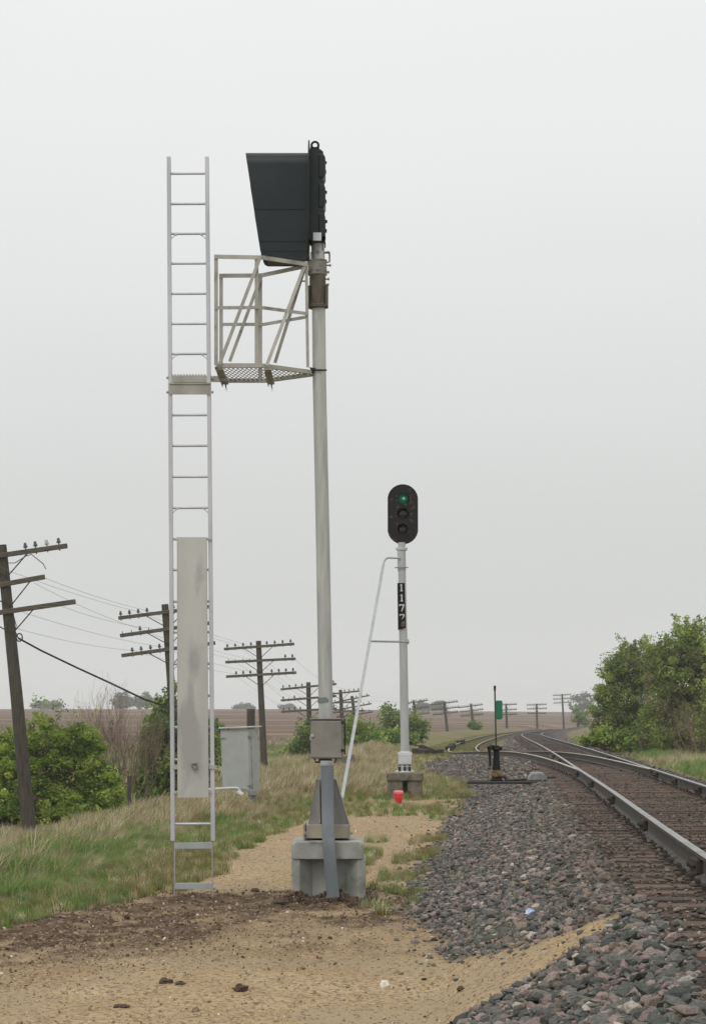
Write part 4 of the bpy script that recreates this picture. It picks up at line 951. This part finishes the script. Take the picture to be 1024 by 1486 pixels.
    for v in rv:
        mb = MB(); mb.tube([P(uL(v), v, dl), P(uR(v), v - .3, dl)], .0135, 10); mb.build('rung', LADM, ld, smooth_=True)
    mb = MB()
    for v in (339.3, 513.7, 737, 964):
        for uf, s in ((uL, 1), (uR, -1)):
            mb.bar(P(uf(v)+s*9.5, v+1, dl-.01), P(uf(v)+s*2.5, v+7.5, dl-.01), .010, .004, (0,1,0)); mb.lathe(P(uf(v)+s*9.5, v+1, dl-.02), [(.010,0),(.010,.03)], 6, (0,1,0))
    mb.build('corner_brace', LADM, ld)
    for v in (1227.5, 1286):
        mb = MB(); a, c = P(uL(v)+2.8, v, dl-.01), P(uR(v)-1.2, v-.5, dl-.01); mb.bar(a, c, .062, .02, (0,1,0)); mb.build('step_plate', PALEG, ld, bevel=.003)
    # tread shelf opposite the platform
    mb = MB(); a, c = P(248, 550, dl-.02), P(303, 550, dl-.02); mb.box(((a.x+c.x)/2, dl-.02, a.z), (c.x-a.x, .012, .068)); n = 13
    for k in range(n):
        x = a.x + (c.x-a.x)*(k+.3)/n; mb.prism([Vector((x, dl-.026, a.z+.034)), Vector((x+.026, dl-.026, a.z+.034)), Vector((x+.002, dl-.026, a.z+.056))], (0,.3,0))
    mb.box(((a.x+c.x)/2, dl+.28, a.z), (c.x-a.x, .008, .068))
    mb.build('tread_shelf', CAGE, ld)
    mb = MB(); a, c = P(246, 565.5, dl-.02), P(305.5, 565.5, dl-.02); mb.box(((a.x+c.x)/2, dl-.04, a.z), (c.x-a.x, .01, .105)); 
    for v in (548, 569):
        for u in (244.5, 307): mb.lathe(P(u, v, dl-.03), [(.014,0),(.014,.02)], 8, (1 if u > 270 else -1,0,0))
    mb.box(((a.x+c.x)/2, dl-.045, P(246, 557.5, dl).z), (c.x-a.x, .022, .014))
    mb.build('kick_plate', CAGE, ld)
    mb = MB(); mb.bar(P(300, 549, dl), P(330, 549, dl), .05, .008, (0,1,0)); mb.bar(P(300, 551, 21.4), P(330, 551, 21.4), .05, .008, (0,1,0)); mb.build('tie_bar', CAGE, ld)
    # anti-climb panel
    mb = MB(); pts = [P(256.7, 779.5, dl-.055), P(300.2, 779.5, dl-.055), P(303, 1157, dl-.055), P(257.7, 1157.5, dl-.055)]
    mb.prism(pts, (0, .006, 0)); 
    mb.bar(pts[0]+Vector((.004,.02,0)), pts[3]+Vector((.004,.02,0)), .006, .045, (0,1,0)); mb.bar(pts[1]+Vector((-.004,.02,0)), pts[2]+Vector((-.004,.02,0)), .006, .045, (0,1,0))
    pn = mb.build('climbing_guard', PANEL, ld)
    mb = MB(); mb.box(P(281.5, 1109.5, dl-.07), (.055, .03, .035)); mb.box(P(283, 1114, dl-.08), (.035, .03, .03)); mb.tube([P(279.5,1108,dl-.09),P(286,1108,dl-.09)], .008, 8); mb.build('latch', CLAMP, pn, bevel=.004)
    mb = MB()
    for v in (1113,):
        mb.box(P(254.5, v, dl-.03), (.045, .03, .045)); mb.box(P(308.5, v, dl-.03), (.065, .03, .04))
    for v in (783, 1150): mb.box(P(254.8, v, dl-.03), (.03,.03,.02)); mb.box(P(304, v, dl-.03), (.04,.03,.02))
    mb.build('hinge', ALU, pn)
def empty_part(name, parent):
    o = bpy.data.objects.new(name, None); C.objects.link(o); o.parent = parent; o['_org'] = tuple(parent['_org']); o.empty_display_size = .1; return o
near_signal()

# ------------------------------------------------------------------ far signal
def far_signal():
    d = 41.7; b = P(587, 1121, d)
    t = empty('railway_signal', tuple(b), 'far signal facing the viewer with an oval black plate and green light', 'signal')
    mb = MB(); mb.tube([P(587.5, 1112, d), P(584.8, 925, d), P(582.3, 795, d)], [.088, .083, .075], 20); mb.build('mast', MAST2, t, smooth_=True)
    mb = MB(); mb.tube([P(582.7, 827, d), P(582.2, 798, d)], .086, 20); mb.build('sleeve', MAST2, t, smooth_=True)
    mb = MB(); mb.tube([P(572.5, 823.8, d-.09), P(592, 823.4, d-.09)], .011, 8); mb.tube([P(577, 827.5, d-.0), P(588.5, 827.5, d-.0)], .02, 8); mb.build('cross_bolt', CLAMP, t)
    mb = MB(); mb.lathe(P(582.5, 799.5, d), [(.085,0),(.10,.01),(.10,.05),(.085,.06),(.075,.07),(.075,.17)], 16); mb.box(P(575.8, 796.5, d), (.05,.08,.05)); mb.box(P(589, 796.5, d), (.05,.08,.05)); mb.build('neck_clamp', MAST2, t, bevel=.004)
    # oval backing plate
    def stadium(hw, hh, y):
        pts = []
        for k in range(24):
            a = 2*math.pi*(k+.5)/24; s = 1 if math.sin(a) > 0 else -1; pts.append(P(584.2, 746.3, d) + Vector((hw*math.cos(a), y, hw*math.sin(a) + s*(hh-hw))))
        return pts
    mb = MB(); mb.prism(stadium(.307, .61, 0), (0, .012, 0)); hd = mb.build('signal_head', HEADB, t)
    mb = MB(); ps = stadium(.300, .603, -.006); mb.tube(ps + [ps[0]], .010, 6, False); mb.build('plate_rim', HEADB, hd, smooth_=True)
    mb = MB(); mb.prism(stadium(.17, .50, .013), (0, .26, 0)); mb.build('lamp_case', BLACK, hd, bevel=.02)
    cs = [(584.6, 723.2), (584.3, 745.0), (583.8, 767.6)]
    for i, (u, v) in enumerate(cs):
        c = P(u, v, d); r = .124; mb = MB()
        ln = .16 if i < 2 else .26; n = 18; a0, a1 = R(-35), R(215)
        for th in (0, .006):
            for k in range(n+1):
                a = a0 + (a1-a0)*k/n; rr = r - th; cut = .35 + .65 * max(0, math.sin(a))
                mb.v.append(c + Vector((rr*math.cos(a), 0, rr*math.sin(a)))); mb.v.append(c + Vector((rr*math.cos(a), -ln*cut, rr*math.sin(a) - .02)))
        o = 2*(n+1)
        for k in range(n): mb.f += [(2*k, 2*k+1, 2*k+3, 2*k+2), (o+2*k, o+2*k+2, o+2*k+3, o+2*k+1), (2*k+1, o+2*k+1, o+2*k+3, 2*k+3)]; mb.m += [0]*3
        mb.build('visor', VIS3 if i == 2 else BLACK, hd, smooth_=True)
        mb = MB(); mb.lathe(c + Vector((0, .004, 0)), [(r-.012, 0), (r-.02, .012), (r*.5, .028)], 20, (0,-1,0)); ln_ = mb.build('lens', GLENS if i == 0 else DLENS, hd, smooth_=True)
        if i == 0:
            mb = MB(); mb.lathe(c + Vector((.012, -.028, -.004)), [(.030, 0), (.02, .006)], 12, (0,-1,0)); mb.build('lit_lamp', GCORE, ln_)
    # number plate 1177 (last figure partly torn away)
    mb = MB(); dn = d - .10; mb.prism([P(576.2, 846, dn), P(587, 846, dn), P(588.6, 911, dn), P(577.2, 914.5, dn)], (0, .006, 0)); np_ = mb.build('number_plate', BLACK, t)
    ONE = [(-1.6,4.9),(2.2,4.9),(2.2,3.6),(1.2,3.6),(1.2,-5),(-.4,-5),(-2.0,-3.6),(-2.0,-2.6),(-.7,-3.2),(-.7,3.6),(-1.6,3.6)]
    SEV = [(-3.7,-4.9),(4.0,-4.9),(4.0,-3.4),(1.0,4.9),(-.9,4.9),(1.9,-3.3),(-2.4,-3.3),(-2.4,-2.2),(-3.7,-2.2)]
    for shp, u, v in ((ONE, 581.9, 853.0), (ONE, 582.4, 867.6), (SEV, 582.5, 882.0), (SEV, 583.0, 896.2)):
        MB().prism([P(u + a*.95, v + b*1.05, dn - .004) for a, b in shp], (0, .003, 0)).build('figure', WHITEP, np_)
    mb = MB(); mb.prism([P(579.6, 899, dn-.008), P(582, 896.5, dn-.008), P(583, 899.5, dn-.008), P(585.5, 895.5, dn-.008), P(588, 897, dn-.008), P(588.6, 910, dn-.008), P(584, 912, dn-.008), P(580.5, 910, dn-.008)], (0,.004,0)); mb.build('torn_patch', BLACK, np_)
    mb = MB(); mb.prism([P(582.5, 903, dn-.012), P(586.6, 901, dn-.012), P(587.6, 907.5, dn-.012), P(585, 910.5, dn-.012), P(581.8, 908.5, dn-.012)], (0,.003,0)); mb.build('rusty_patch', YELL, np_)
    # slanted ladder seen edge-on: stiles and top bend
    mb = MB(); 
    for o in (0, .30):
        mb.tube([P(580, 810, d-.1+o), P(563.5, 809.3, d-.1+o), P(559.5, 811, d-.12+o), P(557, 815, d-.15+o), P(555.7, 822, d-.2+o)], .020, 8)
    mb.build('ladder_bend', PALEG, t, smooth_=True)
    for o in (0, .30):
        mb = MB(); mb.bar(P(555.9, 820, d-.2+o), P(496, 1158, 36.2+o), .058, .014, (0,1,0)); mb.build('ladder_stile', PALEG, t)
    mb = MB(); a, c = P(555.9, 820, d-.2), P(496, 1158, 36.2)
    for k in range(1, 17): p = a.lerp(c, k/17); mb.tube([p, p + Vector((0,.30,0))], .011, 6)
    mb.build('rung', GALV, t)
    mb = MB(); mb.tube([P(537, 930.5, 39.9), P(592.5, 931.5, d-.09)], .020, 8); mb.tube([P(592, 927.5, d-.09), P(592, 935, d-.09)], .014, 8); mb.build('ladder_strut', PALEG, t, smooth_=True)
    # base casting
    mb = MB(); mb.lathe(P(587.2, 1121, d), [(.20,0),(.20,.03),(.125,.05),(.118,.34),(.125,.36),(.125,.40),(.095,.42)], 16)
    for u in (578.2, 596): mb.box(P(u, 1094, d), (.05,.12,.05)); 
    mb.box(P(587.2, 1101.5, d-.03), (.26, .22, .20)); bs = mb.build('base_casting', WHITEP, t, bevel=.008)
    mb = MB()
    for u in (579.5, 587, 594): mb.box(P(u, 1115.8, d-.16), (.055, .03, .085)); mb.box(P(u, 1110.8, d-.15), (.05,.02,.02))
    mb.build('nut', IRON, bs, bevel=.004)
    # concrete foundation
    fb = P(587, 1157, d); ft = empty('concrete_foundation', tuple(fb), 'smaller weathered brown concrete foundation under the far signal mast', 'foundation')
    df, db = d-.38, d+.38
    def blk(u0, u1, v0, v1, name, dz=0, f0=df, f1=db, ch=.03):
        a = P(u0, v1, df); c = P(u1, v0, df); z0 = a.z - dz; z1 = c.z
        pts = [Vector((a.x+ch, f0, z0)), Vector((c.x-ch, f0, z0)), Vector((c.x, f0+ch, z0)), Vector((c.x, f1, z0)), Vector((a.x, f1, z0)), Vector((a.x, f0+ch, z0))]
        return MB().prism(pts, (0,0,z1-z0))
    blk(561, 614, 1122, 1133, '').build('cap', CONC2, ft, bevel=.012)
    blk(562.5, 584.5, 1133, 1160, '', .12, df+.03).build('pedestal', CONC2, ft, bevel=.01); blk(591, 612.5, 1133, 1160, '', .12, df+.03).build('pedestal', CONC2, ft, bevel=.01)
    blk(583, 592, 1133, 1160, '', .12, df+.35, db-.02, .01).build('web', CONC2, ft)
far_signal()

# ------------------------------------------------------------------ small things on the ground
def bucket():
    d = 39.6; b = P(578, 1167, d); b.z = gz(b.x, d); s = .245/.24
    t = empty('bucket', tuple(b), 'small bright red plastic bucket on the grass before the far foundation', 'bucket')
    MB().lathe(b, [(.045,0),(.06,.02),(.078,.14),(.088,.19)], 16).build('body', RED, t, smooth_=True)
    MB().lathe(b + Vector((0,0,.18)), [(.092,0),(.098,.015),(.096,.05),(.07,.062),(.0,.066)], 16).build('lid', PINK, t, smooth_=True)
    MB().tube([b + Vector((-.09,-.04,.17)), b + Vector((-.06,-.085,.13)), b + Vector((.02,-.1,.115)), b + Vector((.08,-.06,.15))], .006, 6).build('handle', RED, t)
bucket()
def lump(name, u, v, size, m, label, cat, seed, flat=.5, group=None):
    r = random.Random(seed); 
    d = 15.0
    for _ in range(30):
        p = P(u, v, d); d = d + (p.z - gz(p.x, d)) * F / (v - HV) * .7
    p = P(u, v, d); mb = MB(); n = 10; k = 7; prof = []
    for i in range(k): a = math.pi*i/(k-1); prof.append((size*.5*math.sin(a)+.0005, size*flat*.5*(1-math.cos(a)) - size*.08))
    mb.lathe(p, prof, n)
    for q in mb.v: q += (q-p) * r.uniform(-.22, .22) + Vector((r.gauss(0, size*.03), r.gauss(0, size*.03), 0))
    o = mb.build(name, m, None, origin=tuple(p)); return tag(o, label, cat, group)
lump('dirt_clod', 408, 1312, .14, CLOD, 'largest dark clod of earth, on the soil left of the near foundation', 'clod', 1)
lump('dirt_clod', 241, 1427, .105, CLOD, 'dark clod on the tan gravel, left one of the close pair', 'clod', 2, .4)
lump('dirt_clod', 262, 1429, .075, CLOD, 'small dark clod on the tan gravel, right one of the close pair', 'clod', 3, .4)
lump('stone', 349, 1438, .10, CLOD, 'single purple-brown stone lying on the tan gravel road', 'stone', 4, .5)
lump('dirt_clod', 176, 1461, .10, CLOD, 'flat dark clod nearest the bottom edge of the gravel road', 'clod', 5, .25)
lump('dirt_clod', 370, 1294, .10, CLOD, 'dark clod at the edge of the soil where the gravel path begins', 'clod', 6, .4)
lump('stone', 668, 1438, .055, CLOD, 'small grey stone on the gravel just left of the ballast edge', 'stone', 7, .6)
lump('plastic_litter', 771, 1330, .10, LITT, 'crumpled blue and white plastic litter lying on the ballast', 'litter', 8, .6)
def beam(name, pts, w, h, m, label, cat, group=None, bevel=.02):
    mb = MB(); b = pts[0]; mb.bar(pts[0], pts[1], w, h, (0,0,1)); return tag(mb.build(name, m, None, bevel=bevel, origin=tuple(b)), label, cat, group)
OLDT = mat('old_tie_wood', lin(66,58,50), lin(40,36,32), rough=1, scale=5, bump=.8, c3=lin(104,98,88), c3amt=.38, c3scale=4)
def on(u, v, d, dz=0): p = P(u, v, d); p.z = gz(p.x, d, False) + dz; return p
G = 'old ties dumped beside the siding'
beam('old_tie', (on(601, 1090, 93, .18), on(621, 1090, 92, .12)), .3, .34, OLDT, 'black charred tie stump at the left end of the dumped ties', 'railway tie', G)
beam('old_tie', (on(610, 1090, 95, .42), on(628, 1086, 96, .20)), .22, .2, OLDT, 'old tie lying on top of the dumped heap by the siding', 'railway tie', G)
beam('old_tie', (on(622, 1088, 99, .14), on(640, 1084, 100, .22)), .24, .2, OLDT, 'grey old tie at the right end of the dumped heap', 'railway tie', G)
beam('old_tie', (on(649, 1080, 118, .15), on(658, 1078, 118.5, .35)), .3, .3, OLDT, 'dark tie stump standing alone beside the curve of the siding', 'railway tie', G)
beam('old_tie', (on(664, 1074, 144, .15), on(672, 1072, 144.5, .25)), .3, .3, OLDT, 'farthest dark tie stump beside the siding rails', 'railway tie', G)
PLANK = mat('grey_plank', lin(132,126,114), lin(104,98,88), rough=.9, scale=5, bump=.4)
beam('plank', (on(485, 1118, 62, .42), on(515, 1114, 62, .50)), .30, .22, PLANK, 'weathered grey plank end lying in tall grass behind the slanted ladder', 'plank')
pb = P(364, 1120, 60); pb.z = gz(pb.x, 60)
tag(MB().tube([pb, P(364.3, 1080, 60), P(364, 1029, 60)], [.13, .125, .12], 14).build('wooden_post', WOODP, None, origin=tuple(pb), smooth_=True), 'short weathered wooden post stub rising behind the grey cabinet', 'post')

def cabinet():
    d = 38.0; b = P(348, 1160, d); b.z = gz(b.x, d)
    t = empty('equipment_cabinet', tuple(b), 'leaning grey metal equipment cabinet on a pipe leg behind the ladder', 'cabinet')
    A = [P(319.5, 1058, d), P(365, 1057, d), P(366, 1150, d), P(323, 1144, d)]
    mb = MB(); mb.prism(A, (.12, .40, 0)); bd = mb.build('body', CABM, t, bevel=.01)
    B = [P(321, 1061, d-.012), P(361, 1060, d-.012), P(362.5, 1147, d-.012), P(324, 1142, d-.012)]
    MB().prism(B, (0, .015, 0)).build('door', CABM, bd, bevel=.006)
    mb = MB(); mb.prism([P(317, 1055.5, d-.06), P(370, 1053.5, d-.06), P(370, 1055.3, d-.06), P(317, 1057.5, d-.06)], (.10, .52, 0)); mb.build('lid', WHITEP, bd, bevel=.004)
    mb = MB(); mb.bar(P(364, 1062, d-.02), P(366.5, 1148, d-.02), .022, .02, (0,1,0))
    for v in (1069, 1140): mb.lathe(P(366, v, d-.03), [(.02,-.03),(.02,.03)], 8); mb.box(P(362, v, d-.025), (.06,.012,.03))
    for v in (1071,): mb.box(P(323, v, d-.025), (.10,.012,.02))
    mb.build('hinge', HOUS, bd)
    mb = MB(); mb.tube([P(366, 1148, d+.1), P(366.5, 1158, d+.1)], .075, 10); mb.box(P(367, 1151, d-.0), (.14,.12,.07)); mb.tube([P(368,1152,d+.1), b + Vector((.17,0,-.1))], .05, 8); mb.build('leg', HOUS, t)
    mb = MB(); mb.tube([P(303, 1145.5, d-.15), P(333, 1143.5, d-.15), P(345, 1143.5, d-.15), P(349, 1148, d-.15), P(350, 1156, d-.12)], .022, 8); mb.tube([P(344, 1150, d-.16), P(352, 1154, d-.16)], .045, 10); mb.build('conduit', WHITEP, t, smooth_=True)
cabinet()

# ------------------------------------------------------------------ telephone poles
ARMP = {}
def telephone_pole(key, label, d, top, foot, arms, r=(.155, .115), insul=5, broken=None, pin_every=1.0, glass=GLASSI):
    fb = P(*foot, d); tp = P(*top, d)
    if d < 320: fb.z = min(fb.z, gz(fb.x, d, False))
    t = empty('telephone_pole', tuple(fb), label, 'telephone pole', 'old railway telephone poles')
    MB().tube([fb - Vector((0,0,.2)), fb.lerp(tp, .5), tp], [r[0], (r[0]+r[1])/2, r[1]], 14).build('pole', WOODP, t, smooth_=True)
    info = []
    for ai, (u0, v0, u1, v1, pins) in enumerate(arms):
        a = P(u0, v0, d - .13); c = P(u1, v1, d - .13); mb = MB(); mb.bar(a, c, .115, .09, (0,1,0)); am = mb.build('crossarm', ARMW, t, bevel=.01 if d < 80 else 0)
        ax = (c - a); ln = ax.length; ax.normalize(); up = Vector((0,1,0)).cross(ax) * -1
        if up.z < 0: up = -up
        if insul:
            bare = [p for p in pins if p[1] == 0]
            if bare:
                mb = MB()
                for f, k in bare: q = a.lerp(c, f); mb.tube([q - up*.08, q + up*.13], .013, 5)
                mb.build('pin', IRON, am)
            for f, k in pins:
                if not k: continue
                q = a.lerp(c, f); mb = MB(); s = 1.0
                mb.lathe(q + up*.05, [(.016,-.14),(.016,.04),(.05,.045),(.052,.075),(.040,.10),(.034,.14),(.022,.165)], 8, up); mb.build('insulator', GLASSW if k == 2 else glass, am)
        # V braces
        m = t_at = None
        cx = (fb.x + (tp.x - fb.x) * ((a.z+c.z)/2 - fb.z) / (tp.z - fb.z)); f0 = (cx - a.x) / (c.x - a.x) if c.x != a.x else .5
        if .05 < f0 < .95 or u0 < 0:
            pc = a.lerp(c, f0); low = pc - up*.52 + Vector((0,.03,0)); mb = MB()
            for s in (-1, 1):
                e = pc + ax * s * .62 - up*.04 
                mb.bar(e + Vector((0,-.055,0)), low + Vector((0,-.03,0)) + Vector(((tp.x-fb.x)/(tp.z-fb.z)*-.5, 0, 0)), .028, .01, (0,1,0))
            mb.build('arm_brace', IRON, am)
        info.append((a, c))
    ARMP[key] = info
    return t
full = lambda n=10: [((k+.35)/(n-.3), 1) for k in range(n)]
def pins(s): n = len(s); return [((k + .45)/(n - .1), int(ch)) for k, ch in enumerate(s) if ch != '.']
telephone_pole(1, 'nearest telephone pole, leaning left with three heavy crossarms', 48.5, (2.5, 791), (46, 1203), [
    (-95, 820, 98, 792, [(.69,1),(.765,1),(.85,2),(.94,1),(.1,1),(.2,1),(.3,1)]), (-60, 860, 65.5, 837, []), (-104, 904, 110, 873, [])], (.17, .12))
telephone_pole(2, 'telephone pole partly hidden behind the tall ladder', 66, (239.5, 877), (262, 1150), [
    (172, 897, 306, 880, [(.03,1),(.125,1),(.22,1),(.315,1),(.6,1),(.7,1),(.8,1),(.93,1)]), (174.5, 922.5, 306, 904, [(.03,0),(.13,0),(.225,1),(.32,0),(.95,1)]), (176.5, 951.5, 312.5, 933, [(.12,1),(.215,1),(.315,1),(.41,1),(.9,1)])])
telephone_pole(3, 'complete telephone pole standing right behind the grey cabinet', 90, (375, 930), (384, 1118), [
    (325, 942, 427, 934.5, pins('1111.1111')), (327, 961, 429, 956, pins('0000....11')), (328, 982, 430, 976, pins('.1111.1111'))])
telephone_pole(4, 'telephone pole just left of the near silver mast', 113, (447.3, 990), (450, 1108), [
    (407, 1000.5, 488, 992.5, pins('1111...11')), (407.5, 1016.5, 488, 1010, pins('1010...101')), (408, 1033, 488, 1028, pins('1111...111'))], (.15,.12))
telephone_pole(5, 'telephone pole just right of the near silver mast', 150, (493.8, 1001), (499, 1092), [
    (464, 1009, 523, 1002.5, pins('111..1111')), (464, 1021, 524, 1018, pins('11..1.11')), (464, 1035, 529, 1031, pins('11.11.11'))], (.16,.12))
telephone_pole(6, 'sharply leaning telephone pole behind the slanted ladder stile', 172, (510.5, 1010), (520, 1085), [
    (483, 1020, 536, 1009, pins('11.1111')), (485, 1031, 539, 1021, pins('1.11.11')), (488, 1041, 541, 1033, pins('11111'))], (.16,.12))
for key, label, d, top, foot, arms in (
    (7, 'telephone pole seen just right of the far signal mast', 212, (599.7, 1016), (606, 1066), [(580, 1022.5, 620.5, 1016), (582, 1031, 622, 1026), (584, 1040, 623, 1034.5)]),
    (8, 'telephone pole with widest crossarms in front of the field, right of the far mast', 230, (644, 1017.5), (649, 1063), [(625, 1023, 664, 1018), (626, 1030.5, 666, 1026), (628, 1037.5, 665, 1033)]),
    (9, 'telephone pole with a small shrub at its foot', 250, (682.7, 1021), (687, 1062), [(665, 1027, 700, 1022.5), (667, 1033, 701, 1029.5), (668, 1039.5, 701, 1036.5)]),
    (10, 'telephone pole directly behind the green switch target', 272, (733.8, 1021), (735, 1060), [(717, 1023.5, 749.5, 1022), (717, 1031, 749.5, 1029.5), (718, 1037.5, 750, 1036.5)]),
    (11, 'telephone pole with two crossarms in the middle of the field', 305, (778, 1021), (779, 1058), [(763.5, 1023.3, 792.5, 1022.3), (764, 1029, 793, 1028.2), (765, 1035.5, 792, 1035.2)]),
    (12, 'last and highest telephone pole beside the wooded clump', 340, (815, 1007), (817.5, 1056), [(801.5, 1009.5, 828, 1008), (802, 1014.8, 828.5, 1013.5), (802.5, 1020.5, 828.5, 1019)])):
    telephone_pole(key, label, d, top, foot, [(*a, pins('11111.11111')) for a in arms[:]], (.17,.13), insul=5, glass=IRON)
# wires: each hangs from pole to pole
def wire(points, label, r=.0042, group='thin line wires between the poles', m=WIRE, name='overhead_wire', sag=.35):
    pts = []
    for a, c in zip(points, points[1:]):
        for k in range(13):
            t_ = k/12; p = a.lerp(c, t_); p.z -= sag*4*t_*(1-t_); pts.append(p)
    o = MB().tube(pts, r, 5).build(name, m, None, origin=tuple(points[0]), normals=False); tag(o, label, 'wire', group)
def hp(k, arm, f, up=.12): a, c = ARMP[k][arm]; p = a.lerp(c, f); return p + Vector((0, 0, up))
OFF = Vector((-.5, -28, .25))
wire([hp(1,0,.60)+OFF, P(15, 829, 48.4), hp(2,0,.22), hp(3,0,.2), hp(4,0,.2), hp(5,0,.2), hp(6,0,.3), hp(7,0,.2)], 'thin line wire on the top crossarms, upper one of two', sag=.06)
wire([P(66, 839, 48.4), hp(2,0,.315), hp(3,0,.32), hp(4,0,.32), hp(5,0,.35), hp(6,0,.4), hp(7,0,.35)], 'thin line wire starting at the tip of the broken middle crossarm', sag=.06)
wire([P(50, 846, 48.4), hp(2,1,.225), hp(3,1,.1,), hp(4,1,.2), hp(5,1,.2)], 'thin line wire ending on the middle crossarm behind the ladder', sag=.08)
wire([P(90, 880, 48.4), hp(2,1,.32), hp(3,1,.3), hp(4,1,.4)], 'thin line wire rising from the end of the lowest heavy crossarm', sag=.08)
wire([P(35, 889, 48.4), hp(2,2,.41), hp(3,2,.4), hp(4,2,.3), hp(5,2,.4)], 'thin line wire from the lowest heavy crossarm to the third arm behind the ladder', sag=.08)
wire([P(24, 912, 48.4), hp(2,2,.12), hp(3,2,.1), hp(4,2,.1)], 'lowest thin line wire, leaving the nearest pole under its arms', sag=.08)
wire([hp(3,1,.95), hp(4,0,.8), hp(5,0,.8), hp(6,0,.8), hp(7,0,.8), hp(8,0,.8), hp(9,0,.8)], 'thin line wire on the right ends of the distant crossarms', sag=.08)
mbp = [P(27, 926, 48.3), P(60, 944, 48.5), P(110, 968, 49), P(160, 991, 49.5), P(210, 1015, 50), P(247, 1027, 50.4), P(300, 1052, 46), P(318, 1062, 40)]
tag(MB().tube(mbp, .022, 8).build('service_cable', CABLE, None, origin=tuple(mbp[0]), smooth_=True, normals=False), 'thick black twisted cable sagging from the nearest pole towards the cabinet', 'cable')
ringc = P(28.5, 925, 48.2); ri = [ringc + Vector((math.cos(a)*.07, 0, math.sin(a)*.09)) for a in [2*math.pi*k/16 for k in range(17)]]
mb = MB(); mb.tube(ri, .016, 6, False); mb.tube([P(20, 893, 48.3), P(24, 908, 48.2), P(22.5, 916, 48.2), P(27, 926, 48.2)], .012, 6)
tag(mb.build('cable_loop', CABLE, None, origin=tuple(ringc), normals=False), 'coiled loop of black cable hung on the nearest pole', 'cable')
lp = [P(8, 817, 48.3), P(22, 817, 48.3), P(38, 807, 48.3), P(46, 804.5, 48.3), P(54, 811, 48.3), P(63, 818, 48.3), P(67, 826, 48.3)]
tag(MB().tube(lp, .010, 6).build('loose_wire', CABLE, None, origin=tuple(lp[0]), normals=False), 'loose curled wire dangling from the top crossarm of the nearest pole', 'wire')
fp = P(188, 1165, 55); fp.z = gz(fp.x, 55)
mb = MB(); mb.tube([fp, P(188, 1130, 55)], .05, 8); mb.tube([P(188,1130,55), P(188,1126,55)], .06, 8)
tag(mb.build('marker_post', WOODP, None, origin=tuple(fp)), 'thin grey marker post in the grass before the bare bush', 'post')

# ------------------------------------------------------------------ haze
hz = bpy.data.materials.new('haze_air'); hz.use_nodes = True; n_ = hz.node_tree; n_.nodes.remove(n_.nodes['Principled BSDF'])
pv = n_.nodes.new('ShaderNodeVolumePrincipled'); pv.inputs['Color'].default_value = (.98, .99, 1, 1); pv.inputs['Density'].default_value = .00045; pv.inputs['Anisotropy'].default_value = .2
n_.links.new(pv.outputs[0], n_.nodes['Material Output'].inputs['Volume'])
hb = MB().box((0, 760, -1), (5200, 1560, 28)).build('haze', hz); hb['kind'] = 'stuff'; hb['label'] = 'thin pale haze over the whole landscape'
for o in list(bpy.data.objects):
    if '_org' in o: del o['_org']
